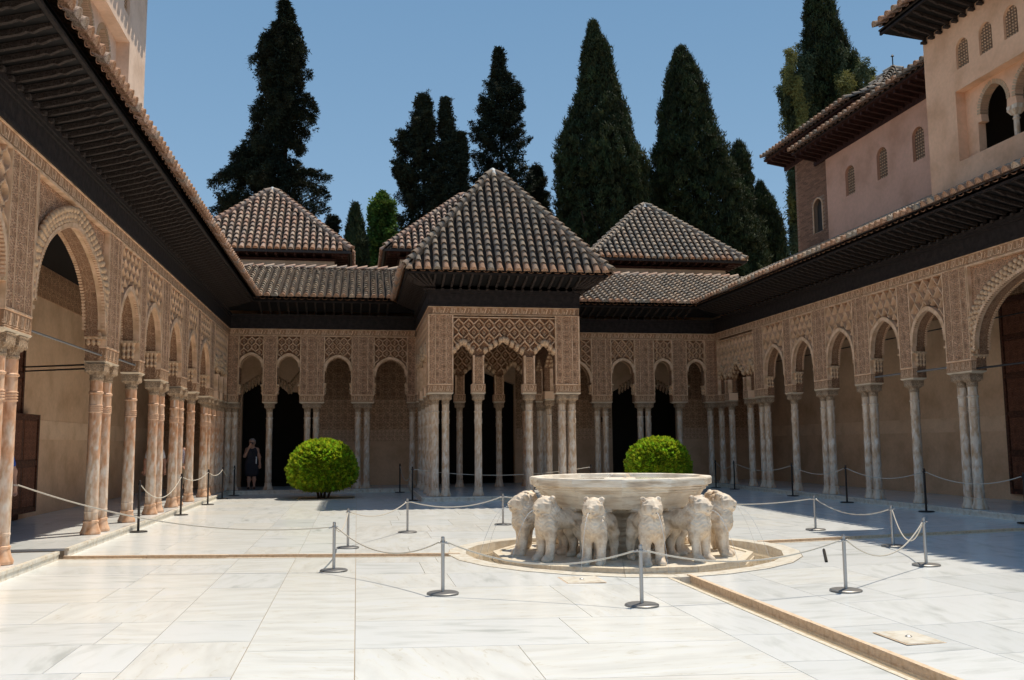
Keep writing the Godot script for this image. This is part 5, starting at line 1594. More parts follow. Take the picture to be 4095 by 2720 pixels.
func build_trees():
	var tall := spray(30, 0.34, 0.040, 0.8, 5, 0.20)
	var droop := spray(30, 0.32, 0.045, -0.5, 6, 0.22)
	var broad := spray(22, 0.24, 0.10, 0.1, 8, 0.26)
	var list := [
		["ragged cypress", 52, 0, 3300, [[26.9, -4.5, -4.2], [25.4, -5.1, -3.5], [23.5, -6.2, -2.9], [22.3, -5.6, -3.2], [21.0, -6.1, -2.4], [19.8, -5.9, -2.9], [18.4, -7.5, -2.6], [17.8, -6.9, -3.1], [16.7, -7.9, -1.6], [15.7, -7.3, -1.5], [14.9, -8.2, -2.0], [13.8, -6.4, -1.4], [9, -6.3, -1.4]], "tall ragged dark cypress with drooping tufted boughs behind the left pink roof"],
		["twin", 50, 1, 3600, [[20.9, 3.3, 3.6], [20.0, 3.0, 4.0], [19.0, 2.6, 4.2], [17.9, 1.9, 4.3], [16.9, 1.6, 4.6], [15.2, 1.9, 5.0], [9, 2.0, 5.0]], "dark cypress with several leading tops, standing left of the pavilion roof peak"],
		["spire", 54, 1, 4000, [[25.6, 8.2, 8.5], [24.2, 8.0, 8.9], [22.9, 7.2, 9.8], [21.9, 7.1, 10.0], [20.6, 6.7, 9.8], [19.2, 6.6, 10.3], [18.2, 6.5, 11.0], [16.8, 6.3, 11.3], [14.6, 5.9, 11.4], [9, 5.9, 11.3]], "cypress with thin spire top directly above the pavilion roof peak"],
		["broad", 50, 2, 9000, [[25.9, 13.1, 13.5], [24.4, 12.7, 14.2], [23.3, 12.6, 14.4], [21.5, 12.2, 14.9], [19.9, 11.6, 15.5], [18.6, 11.0, 16.0], [17.1, 10.8, 16.4], [15.3, 10.9, 16.5], [12.8, 11.0, 16.5], [9, 11.4, 16.2]], "broad dense cypress, tallest between the pavilion roof and the grey hall roof"],
		["wide", 51, 2, 9000, [[25.2, 18.7, 19.3], [24.1, 18.3, 19.9], [22.7, 17.9, 20.6], [21.1, 17.5, 20.8], [19.8, 17.3, 21.2], [18.6, 16.9, 21.8], [16.9, 16.9, 22.4], [15.0, 17.1, 23.2], [13.2, 17.3, 23.8], [9, 17.5, 24.0]], "dense cypress sloping out to the right, behind the grey hall roof"],
		["slim", 56, 2, 3200, [[21.2, 24.3, 25.0], [20.0, 23.9, 25.4], [18.3, 23.9, 25.6], [16.2, 23.6, 25.8], [9, 23.4, 25.6]], "slim round topped cypress half behind the dense cypress above the grey hall roof"],
		["low", 54, 2, 2800, [[17.9, 25.0, 25.3], [16.9, 24.6, 25.9], [15.5, 24.4, 26.4], [14.1, 24.5, 26.8], [9, 24.6, 26.7]], "low pointed cypress next to the brick building"],
		["vine", 47, 2, 6000, [[29.1, 25.7, 26.1], [26.7, 25.1, 26.6], [25.2, 25.0, 27.1], [23.9, 24.8, 27.6], [22.8, 24.5, 28.0], [21.8, 24.4, 28.0], [20.6, 24.0, 27.7], [19.3, 23.9, 27.2], [18.2, 23.9, 26.6], [16.5, 23.7, 25.7], [14.7, 23.6, 24.6], [9, 23.5, 24.2]], "very tall cypress overgrown with pale hanging creeper, above the brick building"],
		["small", 48, 2, 1300, [[14.0, -0.3, -0.1], [13.2, -0.6, 0.2], [12.1, -0.8, 0.5], [9, -0.8, 0.5]], "small rounded cypress in the gap between the left roof and the pavilion roof"],
		["fresh", 55, 3, 2200, [[16.7, 1.1, 1.6], [16.0, 0.5, 2.2], [14.7, 0.4, 2.5], [13.4, 0.4, 2.5], [9, 0.6, 2.4]], "leafy tree with bright green leaves left of the many topped cypress"],
		["tip", 55, 1, 350, [[15.0, -1.7, -1.4], [14.4, -1.9, -1.2], [11, -2.0, -1.1]], "little cypress top peeping over the right slope of the left pink roof"],
		["gap", 58, 2, 700, [[20.1, 18.9, 19.2], [18.6, 18.5, 19.7], [16.0, 18.2, 19.7], [10, 18.0, 19.6]], "narrow cypress seen between the two broad dense cypresses"]]
	for t in list:
		var prof: Array = t[4]
		var last: Array = prof[-1]
		var cx: float = (last[1] + last[2]) / 2
		var o := node("cypress_tree" if t[0] != "fresh" else "leafy_tree", self, Transform3D(Basis(), P(cx, -0.45, t[1])))
		tag(o, t[5], "tree", "trees behind the palace")
		var inv := o.transform.affine_inverse()
		var rs := RandomNumberGenerator.new(); rs.seed = hash(t[0])
		var ns := FastNoiseLite.new(); ns.seed = rs.randi() % 1000; ns.frequency = 1.0 if t[2] == 3 else 0.5
		var ns2 := FastNoiseLite.new(); ns2.seed = rs.randi() % 1000; ns2.frequency = 0.35
		var where := []; var tint := []
		var top: float = prof[0][0]; var low: float = last[0]
		var wmax := 0.0
		for q in prof: wmax = maxf(wmax, q[2] - q[1])
		var made := 0; var guard := 0
		var profs := [prof]
		if t[0] == "twin": profs += [[[20.7, 4.6, 4.8], [19.6, 4.4, 5.1], [18.4, 4.3, 5.5], [17.0, 4.0, 5.7], [15.0, 3.8, 5.8], [9.0, 4.0, 5.9]], [[18.7, 5.5, 5.7], [17.8, 5.3, 5.9], [16.0, 5.2, 6.0], [9.0, 5.0, 6.0]]]
		if t[0] == "spire": profs += [[[18.2, 10.5, 10.8], [17.0, 9.8, 11.2], [15.0, 9.4, 11.6], [9.0, 9.4, 11.6]]]
		var at := func(pf: Array, y: float) -> Vector2:
			for i in pf.size() - 1:
				if y <= pf[i][0] and y >= pf[i + 1][0]:
					var f: float = (pf[i][0] - y) / maxf(0.01, pf[i][0] - pf[i + 1][0])
					return Vector2(lerpf(pf[i][1], pf[i + 1][1], f), lerpf(pf[i][2], pf[i + 1][2], f))
			return Vector2(pf[0][1], pf[0][2])
		if t[2] < 2:
			# boughs of tufts, irregular, drooping (ragged) or turned up (the others), round a denser middle
			var boughs: int = t[3] / (17 if t[2] == 0 else 16)
			for q in boughs:
				var pf: Array = profs[0] if rs.randf() < (1.0 if profs.size() == 1 else 0.6) else profs[1 + rs.randi() % (profs.size() - 1)]
				var y := lerpf(low, pf[0][0], pow(rs.randf(), 0.8))
				var e: Vector2 = at.call(pf, y)
				var w := (e.y - e.x) / 2
				var a := rs.randf() * TAU
				if rs.randf() < 0.55: a = (0.0 if rs.randf() < 0.5 else PI) + rs.randf_range(-0.5, 0.5)
				var reach := w * (rs.randf_range(0.7, 1.12) if t[2] == 0 else rs.randf_range(0.72, 1.06))
				var n := (10 + int(reach * 22.0)) if t[2] == 0 else 12 + int(reach * 9.0)
				for k in n:
					var f := rs.randf()
					var rr := reach * lerpf(0.15, 1.0, pow(f, 0.7))
					var bend := (0.35 * f - 0.62 * f * f) * minf(reach, 2.2) * 0.8 if t[2] == 0 else (0.55 * f * f) * minf(reach, 1.2)
					var fat := (0.20 if t[2] == 0 else 0.24) * (1.2 - 0.85 * f) * (0.75 if t[2] == 0 else 0.85)
					var p := P((e.x + e.y) / 2 + cos(a) * rr + rs.randfn(0, fat * 0.6), y + bend + rs.randfn(0, fat * 0.7) - (0.75 * rs.randf() * rs.randf() if t[2] == 0 else 0.0), t[1] - sin(a) * rr + rs.randfn(0, fat * 0.6))
					var bs := Basis(Vector3(sin(a), 0, cos(a) * -1.0).normalized(), -0.5 if t[2] == 0 else 0.2) * Basis(Vector3.UP, rs.randf() * TAU)
					where.append(inv * Transform3D(bs.scaled(Vector3.ONE * rs.randf_range(0.36, 0.72)), p))
					var c := rs.randf_range(0.6, 1.3)
					var warm := rs.randf_range(0.9, 1.5)
					tint.append(Color(0.022 * c * warm, 0.032 * c, 0.014 * c))
			for pf in profs:
				for q in int(t[3] * 0.62 / profs.size()):
					var y := lerpf(low, pf[0][0] + 0.1, rs.randf())
					var e: Vector2 = at.call(pf, y)
					var w := (e.y - e.x) / 2 * (0.42 if t[2] == 0 else 0.74); var a := rs.randf() * TAU; var rr := w * sqrt(rs.randf())
					where.append(inv * Transform3D(Basis(Vector3.UP, rs.randf() * TAU).scaled(Vector3.ONE * rs.randf_range(0.6, 1.1)), P((e.x + e.y) / 2 + cos(a) * rr, y, t[1] - sin(a) * rr)))
					tint.append(Color(0.018, 0.027, 0.014))
		else:
			var plumes := []      # upright plumes whose rounded tips break up the outline
			while made < t[3] and guard < 400000:
				guard += 1
				var y := rs.randf_range(low, top + 0.1)
				var e: Vector2 = at.call(prof, y)
				var w := (e.y - e.x) / 2
				if y > top: w = 0.12
				if rs.randf() > (w + 0.35) / (wmax / 2 + 0.35): continue
				var a := rs.randf() * TAU
				var lump := ns.get_noise_3d(cos(a) * w * 2.2, y * 0.75, sin(a) * w * 2.2 + 40.0)
				var reach := 0.92 + 0.30 * lump
				if t[2] == 3: reach = 0.70 + 1.0 * lump
				var rr := w * minf(reach, 1.05) * (pow(rs.randf(), 0.18) if rs.randf() < 0.82 else rs.randf() * 0.9)
				var p := P((e.x + e.y) / 2 + cos(a) * rr, y, t[1] - sin(a) * rr)
				var outward := Vector3(cos(a), 0, sin(a))
				var bs := Basis((outward.cross(Vector3.UP) * -1.0).normalized(), -rs.randf_range(0.0, 0.5)) * Basis(Vector3.UP, rs.randf() * TAU)
				where.append(inv * Transform3D(bs.scaled(Vector3.ONE * rs.randf_range(0.5, 0.9) * (0.75 if w < 0.6 else 1.0)), p))
				var c := rs.randf_range(0.7, 1.3) * (1.0 + 0.8 * lump)
				var warm := rs.randf_range(0.85, 1.4)
				if t[2] == 3: tint.append(Color(0.075 * c * warm, 0.15 * c, 0.026 * c))
				else: tint.append(Color(0.032 * c * warm, 0.048 * c, 0.016 * c))
				made += 1
		many("crown", [droop, tall, tall, broad][t[2]] if t[2] != 1 else spray(30, 0.30, 0.045, 0.35, 12, 0.22), M.fresh_leaf if t[2] == 3 else M.cypress_leaf, where, tint, o)
		var b := MB.new()
		b.tube([Vector3(0, 0, 0), Vector3(0.05, 4, 0), inv * P((prof[1][1] + prof[1][2]) / 2, prof[1][0], t[1])], 0.34, 8, 0.05)
		put("trunk", b.done(), M.bark, o)
		if t[0] == "broad":
			for k in 6:
				b = MB.new()
				var x := -1.2 + k * 0.5
				b.tube([Vector3(0.0, 9.0, 0.3), Vector3(x * 0.8, 11.5, 1.4), Vector3(x * 1.6, 14.6, 2.2)], 0.09, 6, 0.04)
				put("limb", b.done(), M.bark, o)
		if t[0] == "vine":
			var w2 := []; var t2 := []
			for i in 3600:
				var strand := rs.randi() % 46
				var q := RandomNumberGenerator.new(); q.seed = strand * 77 + 5
				var left := strand % 3 != 0
				var sx := q.randf_range(23.0, 24.6) if left else q.randf_range(25.6, 28.4)
				var ytop := q.randf_range(19.0, 23.4) if left else q.randf_range(20.2, 23.2)
				if strand % 7 == 1: ytop = q.randf_range(13.0, 16.5); sx = q.randf_range(23.1, 23.9)
				var fall := q.randf_range(1.2, 3.2)
				var f := rs.randf()
				var p := P(sx + sin(f * 5.0 + strand) * 0.12 + rs.randf_range(-0.18, 0.18), ytop - f * fall, (46.0 if left else 44.6) + q.randf_range(-1.0, 1.0) + rs.randf_range(-0.2, 0.2))
				w2.append(inv * Transform3D(Basis(Vector3.UP, rs.randf() * TAU).scaled(Vector3.ONE * rs.randf_range(0.35, 0.75)), p))
				var c := rs.randf_range(0.7, 1.3)
				t2.append(Color(0.24 * c, 0.23 * c, 0.07 * c) if strand % 2 == 0 else Color(0.10 * c, 0.125 * c, 0.06 * c))
			many("creeper", spray(16, 0.34, 0.05, -0.6, 14, 0.2), M.fresh_leaf, w2, t2, o)

func build_bushes():
	var leaf := MB.new()
	for i in 5:
		var r := RandomNumberGenerator.new(); r.seed = 300 + i
		var d := Vector3(r.randf_range(-1, 1), r.randf_range(0.1, 1.0), r.randf_range(-1, 1)).normalized()
		var s := d.cross(Vector3(r.randf_range(-1, 1), r.randf_range(-0.3, 0.3), r.randf_range(-1, 1))).normalized() * 0.040
		var up := s.cross(d).normalized() * 0.008
		var l := r.randf_range(0.11, 0.165)
		var o := Vector3(r.randf_range(-0.03, 0.03), 0, r.randf_range(-0.03, 0.03))
		leaf.quad(o, o + d * l * 0.5 + s + up, o + d * l, o + d * l * 0.5); leaf.quad(o, o + d * l * 0.5, o + d * l, o + d * l * 0.5 - s + up)
	var lm := leaf.done()
	for q in [[-1.04, 29.4, 0.86, 1.05, 0.72, "clipped round green bush on short stems left of the pavilion"], [9.78, 29.5, 0.84, 1.03, 0.72, "clipped round green bush seen above the fountain basin, right of the pavilion"]]:
		var o := node("round_bush", self, Transform3D(Basis(), P(q[0], -0.03, q[1])))
		tag(o, q[5], "bush", "clipped bushes flanking the pavilion")
		var b := MB.new()
		for s in [[-0.10, -0.05], [0.06, 0.04], [0.16, -0.02], [-0.02, 0.06]]:
			b.tube([Vector3(s[0], 0, s[1]), Vector3(s[0] * 1.4, 0.2, s[1] * 1.2), Vector3(s[0] * 3.2, 0.5, s[1] * 2.6)], 0.045, 7, 0.03)
		put("stem", b.done(), M.bark, o)
		var rs := RandomNumberGenerator.new(); rs.seed = int(q[0] * 100) + 999
		var where := []; var tint := []
		var ns := FastNoiseLite.new(); ns.frequency = 2.2; ns.seed = 4
		for i in 9500:
			var d := Vector3(rs.randfn(0, 1), rs.randfn(0, 1), rs.randfn(0, 1)).normalized()
			var lump := 1.0 + 0.07 * ns.get_noise_3dv(d * 1.2)
			var rad := Vector3(q[2], q[4] if d.y > 0 else 0.62, q[2])
			# fuller than a ball: flattened sides
			var k := pow(pow(absf(d.x), 2.6) + pow(absf(d.y), 2.6) + pow(absf(d.z), 2.6), -1.0 / 2.6)
			var depth := 1.03 - 0.20 * pow(rs.randf(), 2.0)
			var p := d * k * rad * lump * depth
			var waist := 1.07 - 0.17 * clampf(p.y / 0.7, -0.4, 1.0)      # fullest low down
			p = Vector3(p.x * waist, p.y + 0.97, p.z * waist)
			if p.y < 0.24: continue
			var up := (d * rad.inverse()).normalized()
			up = (up + Vector3(rs.randf_range(-0.7, 0.7), rs.randf_range(-0.2, 0.8), rs.randf_range(-0.7, 0.7))).normalized()
			var e := up.cross(Vector3(0.3, 0.2, 0.9)).normalized()
			where.append(Transform3D(Basis(e, up, e.cross(up)).scaled_local(Vector3.ONE * rs.randf_range(0.75, 1.3)), p))
			var c := rs.randf_range(0.45, 1.3)
			var y := rs.randf_range(0.8, 1.5)
			tint.append(Color(0.34 * c * y, 0.53 * c, 0.033 * c))
		many("crown", lm, M.bush_leaf, where, tint, o)
		b = MB.new(); b.ball(Vector3(0, 0.95, 0), Vector3(q[2] * 0.83, q[4] * 0.82, q[2] * 0.83), 20, 12)
		put("inner_twigs", b.done(), mat("twig_green", Color(0.08, 0.14, 0.02), 0.95), o)
		# planting bed with its kerb
		var bed := node("planting_bed", self, Transform3D(Basis(), P(q[0] + 0.14, -0.02, q[1] - 0.1)))
		tag(bed, "square earth bed with stone edge under the bush %s of the pavilion" % ("left" if q[0] < 2 else "right"), "planting bed", "beds of the clipped bushes")
		b = MB.new(); b.box(Vector3(-0.82, -0.10, -0.72), Vector3(0.82, 0.0, 0.72)); put("soil", b.done(), M.soil, bed)
		for s in [-1, 1]:
			b = MB.new(); b.box(Vector3(-0.86, -0.1, s * 0.75 - 0.03), Vector3(0.86, 0.03, s * 0.75 + 0.03)); put("edge_stone", b.done(), M.kerb_stone, bed)
			b = MB.new(); b.box(Vector3(s * 0.83 - 0.03, -0.1, -0.718), Vector3(s * 0.83 + 0.03, 0.028, 0.718)); put("edge_stone", b.done(), M.kerb_stone, bed)

# ==================================================================== the fountain
func lion_mesh() -> ArrayMesh:
	var L := Blob.new()
	L.limb(Vector3(0, 0.60, 0.10), Vector3(0, 0.585, -0.33), 0.150, 0.150)      # barrel
	L.limb(Vector3(0, 0.56, 0.25), Vector3(0, 0.66, 0.20), 0.175, 0.165)        # shoulders
	L.limb(Vector3(0, 0.50, 0.31), Vector3(0, 0.66, 0.31), 0.150, 0.140)        # chest
	L.limb(Vector3(0, 0.66, 0.24), Vector3(0, 0.80, 0.27), 0.148, 0.128)        # neck and mane
	L.limb(Vector3(0, 0.70, 0.17), Vector3(0, 0.84, 0.22), 0.10, 0.10)
	L.limb(Vector3(0, 0.74, 0.24), Vector3(0, 0.82, 0.28), 0.128, 0.118)
	var F := Blob.new()                                                           # the head, on a finer grid
	F.limb(Vector3(0, 0.83, 0.285), Vector3(0, 0.812, 0.36), 0.134, 0.116)
	F.both(Vector3(0.060, 0.80, 0.34), Vector3(0.050, 0.775, 0.42), 0.068, 0.056)
	F.limb(Vector3(0, 0.80, 0.38), Vector3(0, 0.775, 0.452), 0.082, 0.066)
	F.limb(Vector3(0, 0.735, 0.36), Vector3(0, 0.722, 0.440), 0.080, 0.056)
	F.limb(Vector3(0, 0.925, 0.345), Vector3(0, 0.825, 0.492), 0.026, 0.020)
	F.limb(Vector3(-0.026, 0.808, 0.508), Vector3(0.026, 0.808, 0.508), 0.019, 0.019)
	F.limb(Vector3(-0.04, 0.730, 0.478), Vector3(0.04, 0.730, 0.478), 0.016, 0.016)
	F.both(Vector3(0.020, 0.905, 0.395), Vector3(0.072, 0.905, 0.372), 0.015, 0.013)
	F.both(Vector3(0.072, 0.905, 0.372), Vector3(0.112, 0.865, 0.325), 0.013, 0.012)
	F.both(Vector3(0.054, 0.872, 0.405), Vector3(0.060, 0.872, 0.402), 0.021, 0.021)
	for k in 4:       # folds of the cheeks, bent round the muzzle
		F.both(Vector3(0.034, 0.842 - 0.027 * k, 0.468 - 0.003 * k), Vector3(0.094, 0.850 - 0.034 * k, 0.418 - 0.002 * k), 0.0125, 0.0125)
		F.both(Vector3(0.094, 0.850 - 0.034 * k, 0.418 - 0.002 * k), Vector3(0.136, 0.838 - 0.038 * k, 0.335), 0.0125, 0.0125)
	F.both(Vector3(0.128, 0.90, 0.315), Vector3(0.142, 0.78, 0.325), 0.016, 0.016); F.both(Vector3(0.142, 0.78, 0.325), Vector3(0.10, 0.70, 0.36), 0.016, 0.016)   # edge of the mane
	F.both(Vector3(0.104, 0.890, 0.245), Vector3(0.118, 0.925, 0.256), 0.042, 0.044)
	F.dent(Vector3(0.116, 0.945, 0.306), Vector3(0.114, 0.905, 0.308), 0.020, 0.020); F.dent(Vector3(-0.116, 0.945, 0.306), Vector3(-0.114, 0.905, 0.308), 0.020, 0.020)
	F.dent(Vector3(-0.06, 0.755, 0.49), Vector3(0.06, 0.755, 0.49), 0.006, 0.006)
	for k in 3: F.dent(Vector3(0.05, 0.829 - 0.026 * k, 0.465), Vector3(0.115, 0.836 - 0.036 * k, 0.37), 0.002, 0.002); F.dent(Vector3(-0.05, 0.829 - 0.026 * k, 0.465), Vector3(-0.115, 0.836 - 0.036 * k, 0.37), 0.002, 0.002)
	L.both(Vector3(0.106, 0.40, 0.29), Vector3(0.106, 0.10, 0.315), 0.078, 0.064)      # forelegs
	L.both(Vector3(0.10, 0.52, 0.28), Vector3(0.106, 0.38, 0.29), 0.085, 0.078)
	L.both(Vector3(0.106, 0.05, 0.325), Vector3(0.106, 0.040, 0.40), 0.058, 0.040)
	for k in 3: L.both(Vector3(0.075 + 0.031 * k, 0.030, 0.39), Vector3(0.075 + 0.031 * k, 0.022, 0.432), 0.021, 0.016)
	L.both(Vector3(0.085, 0.56, -0.30), Vector3(0.105, 0.42, -0.31), 0.112, 0.095)     # haunches
	L.both(Vector3(0.118, 0.40, -0.30), Vector3(0.125, 0.24, -0.38), 0.085, 0.060)
	L.both(Vector3(0.125, 0.24, -0.39), Vector3(0.125, 0.07, -0.365), 0.056, 0.050)
	L.both(Vector3(0.125, 0.045, -0.36), Vector3(0.125, 0.036, -0.26), 0.050, 0.036)
	L.limb(Vector3(0.10, 0.50, -0.44), Vector3(0.185, 0.40, -0.30), 0.028, 0.026)      # tail laid over the thigh
	L.limb(Vector3(0.185, 0.40, -0.30), Vector3(0.170, 0.55, -0.10), 0.026, 0.034)
	var curl := func(p: Vector3, n: Vector3) -> float:
		# rows of pointed locks over mane, neck and chest
		var m := smoothstep(-0.06, 0.06, p.z) * smoothstep(0.40, 0.48, p.y) * (1.0 - smoothstep(0.76, 0.84, p.y - maxf(0.0, 0.30 - p.z) * 1.2))
		var a := atan2(p.x, p.z - 0.1)
		var v := p.y * 17.0 + 0.5 * sin(a * 9.0)
		var row := floorf(v)
		var f := v - row
		var lock := absf(sin(a * 9.0 + row * 1.57))
		var d := m * (0.016 * pow(1.0 - f, 1.4) * (0.25 + 0.75 * lock) - 0.005)
		if p.y < 0.42: d += 0.003 * sin(a * 26.0) * smoothstep(0.06, 0.15, p.y)     # fluted legs
		return d
	var b := MB.new()
	L.skin(b, 0.0115, 46.0, curl)
	F.skin(b, 0.0075, 95.0)
	return b.done()

func build_fountain():
	# stone ring, water and plinth: part of the ground
	var ring := node("fountain_ring", self, Transform3D(Basis(), P(FC.x, 0, FC.y)))
	tag(ring, "sunk water ring and twelve sided stone plinth round the fountain", "", "", "structure")
	var b := MB.new()
	b.lathe([[0.0, -0.262], [2.62, -0.262]], 24, Vector3.ZERO, true); put("ring_bed", b.done(), M.channel_bed, ring)
	for i in 12:
		var t0 := TAU * i / 12.0 + TAU / 24; var t1 := TAU * (i + 1) / 12.0 + TAU / 24 - 0.004
		var d0 := Vector3(cos(t0), 0, -sin(t0)); var d1 := Vector3(cos(t1), 0, -sin(t1))
		b = MB.new()
		var U := Vector3.UP
		b.hexa([d0 * 0.3 + U * -0.27, d0 * 2.06 + U * -0.27, d1 * 2.06 + U * -0.27, d1 * 0.3 + U * -0.27, d0 * 0.3 + U * -0.145, d0 * 2.06 + U * -0.145, d1 * 2.06 + U * -0.145, d1 * 0.3 + U * -0.145])
		put("plinth_slab", b.done(), M.step_marble, ring)
		b = MB.new()
		b.hexa([d0 * 1.98 + U * -0.2, d0 * 2.085 + U * -0.2, d1 * 2.085 + U * -0.2, d1 * 1.98 + U * -0.2, d0 * 1.98 + U * -0.128, d0 * 2.085 + U * -0.132, d1 * 2.085 + U * -0.132, d1 * 1.98 + U * -0.128])
		b.hexa([d0 * 2.0 + U * -0.27, d0 * 2.10 + U * -0.27, d1 * 2.10 + U * -0.27, d1 * 2.0 + U * -0.27, d0 * 2.0 + U * -0.2, d0 * 2.10 + U * -0.2, d1 * 2.10 + U * -0.2, d1 * 2.0 + U * -0.2])
		put("plinth_edge", b.done(), M.pale_kerb, ring)
	for i in 24:
		var t0 := TAU * i / 24.0; var t1 := TAU * (i + 1) / 24.0 - 0.0025
		var mid := (t0 + t1) / 2
		var gap := false      # the channels enter here
		for c in [0.0, PI / 2, PI, 3 * PI / 2]: 
			if absf(wrapf(mid - c, -PI, PI)) < 0.07: gap = true
		if gap: continue
		b = MB.new()
		var d0 := Vector3(cos(t0), 0, -sin(t0)); var d1 := Vector3(cos(t1), 0, -sin(t1))
		var y0 := fy(FC.x + d0.x * 2.7, FC.y - d0.z * 2.7) + 0.010; var y1 := fy(FC.x + d1.x * 2.7, FC.y - d1.z * 2.7) + 0.010
		b.hexa([d0 * 2.52 + Vector3(0, -0.27, 0), d0 * 2.79 + Vector3(0, -0.27, 0), d1 * 2.79 + Vector3(0, -0.27, 0), d1 * 2.52 + Vector3(0, -0.27, 0), d0 * 2.52 + Vector3(0, y0, 0), d0 * 2.79 + Vector3(0, y0, 0), d1 * 2.79 + Vector3(0, y1, 0), d1 * 2.52 + Vector3(0, y1, 0)])
		put("kerb_stone", b.done(), M.step_marble, ring)
	b = MB.new(); b.lathe([[2.05, -0.205], [2.60, -0.205]], 48, Vector3.ZERO, true)
	b.v = b.v  # flat ring of water
	var wn := put("fountain_water", b.done(), M.water, self, ring.transform)
	tag(wn, "shallow water in the stone ring round the fountain", "", "", "structure")
	# basin on its pedestal
	var g := node("lion_fountain", self, Transform3D(Basis(Vector3.UP, PI / 12), P(FC.x, -0.145, FC.y)))
	tag(g, "large twelve sided pale marble basin on a thick pedestal in the court", "fountain")
	b = MB.new()
	var o := 0.145
	b.lathe([[0.20, 0.585 + o], [1.14, 0.60 + o], [1.175, 0.615 + o], [1.19, 0.63 + o], [1.335, 0.845 + o], [1.332, 0.858 + o], [1.372, 0.864 + o], [1.378, 0.882 + o], [1.366, 0.888 + o], [1.366, 0.896 + o], [1.408, 0.906 + o], [1.412, 0.924 + o], [1.400, 0.93 + o], [1.402, 0.938 + o], [1.458, 0.944 + o], [1.468, 0.954 + o], [1.472, 1.045 + o], [1.462, 1.066 + o], [1.44, 1.074 + o], [1.335, 1.074 + o], [1.315, 1.066 + o], [1.29, 1.02 + o], [1.20, 0.93 + o], [0.0, 0.91 + o]], 12, Vector3.ZERO, true)
	put("basin", b.done(), M.basin_marble, g)
	b = MB.new()
	b.lathe([[0.56, 0.0], [0.56, 0.08], [0.47, 0.14], [0.44, 0.20], [0.44, 0.58], [0.52, 0.66], [0.56, 0.735]], 12, Vector3.ZERO, true)
	put("pedestal", b.done(), M.basin_marble, g)
	b = MB.new(); b.lathe([[0.30, 0.9 + o], [0.30, 1.02 + o], [0.24, 1.045 + o], [0.17, 1.055 + o], [0.165, 1.075 + o], [0.15, 1.10 + o], [0.08, 1.115 + o], [0.0, 1.118 + o]], 20)
	put("centre_boss", b.done(), M.basin_marble, g)
	b = MB.new(); b.lathe([[0.0, 1.035 + o], [1.298, 1.035 + o]], 24, Vector3.ZERO, true)
	put("basin_water", b.done(), M.water, g)
	for i in 5:
		b = MB.new()
		var a := TAU * i / 5 + 0.4; var d := Vector3(cos(a), 0, sin(a))
		var pts := []
		for k in 6: pts.append(d * (0.15 + 0.016 * k) + Vector3(0, 1.085 + o + 0.02 * sin(k * 0.63) - 0.0022 * k * k, 0))
		b.tube(pts, 0.006, 5); put("spill", b.done(), M.jet, g)
	for i in 12:
		var a := TAU * i / 12 - PI / 12
		b = MB.new()
		b.bevel_box(Vector3(-0.15, 0.715, -0.16), Vector3(0.15, 0.775, 0.16), 0.01)
		put("support_block", b.done(), M.basin_marble, g, Transform3D(Basis(Vector3.UP, a), Basis(Vector3.UP, a) * Vector3(0, 0, 0.98)))
	# the twelve lions
	var names := ["lion looking straight down the long channel, right of the front pair", "lion with head turned right of the two front lions, facing the near right corner", "lion in right profile with flank showing, facing the right side of the court",
		"lion in full right profile farthest right, water arching from its muzzle", "lion behind the right profile lion, mostly hidden, ears showing above it", "lion at the back of the fountain right of the pedestal, hidden by the basin",
		"lion at the very back of the fountain, facing the pavilion", "lion at the back of the fountain left of the pedestal, hidden by the basin", "lion behind the leftmost lion, only its head showing over that one", "leftmost lion in left profile beside the steel post",
		"lion in left profile with curled mane and tail on its flank, second from left", "lion facing the camera with rust stained chest, left of the front pair"]
	var mesh := lion_mesh()
	var spout := MB.new(); spout.tube([Vector3(0, 0.752, 0.44), Vector3(0, 0.752, 0.515)], 0.013, 8)
	var sm := spout.done()
	var first: Node3D = null
	for i in 12:
		var a := TAU * i / 12
		var xf := Transform3D(Basis(Vector3.UP, a), P(FC.x, -0.145, FC.y) + Basis(Vector3.UP, a) * Vector3(0, 0, 1.32))
		var l: Node3D
		if first == null:
			l = node("lion_statue", self, xf); first = l
			put("body", mesh, M.lion_marble, l); put("spout", sm, M.spout_metal, l)
		else:
			l = first.duplicate(); l.name = numbered(self, "lion_statue"); l.transform = xf; add_child(l, true)
		tag(l, names[i], "lion statue", "lions carrying the basin")
		if i in [5, 6, 7]: continue
		var pts := []
		for k in 14:
			var t := k / 13.0
			pts.append(Vector3(0, 0.755 + 0.03 * t * 3.0 - 0.97 * t * t * 0.92 - 0.03 * t, 0.51 + 0.50 * t))
		var j := MB.new(); j.tube(pts, 0.0050, 6, 0.003)
		var w := put("water_jet", j.done(), M.jet, self, xf)
		tag(w, "thin water jet from the lion %s" % ["right of the front pair", "turned to the near right corner", "in right profile", "farthest right", "behind the right profile", "", "", "", "behind the leftmost one", "farthest left", "second from left in profile", "facing the camera, left of the front pair"][i], "water jet", "jets of the lions")

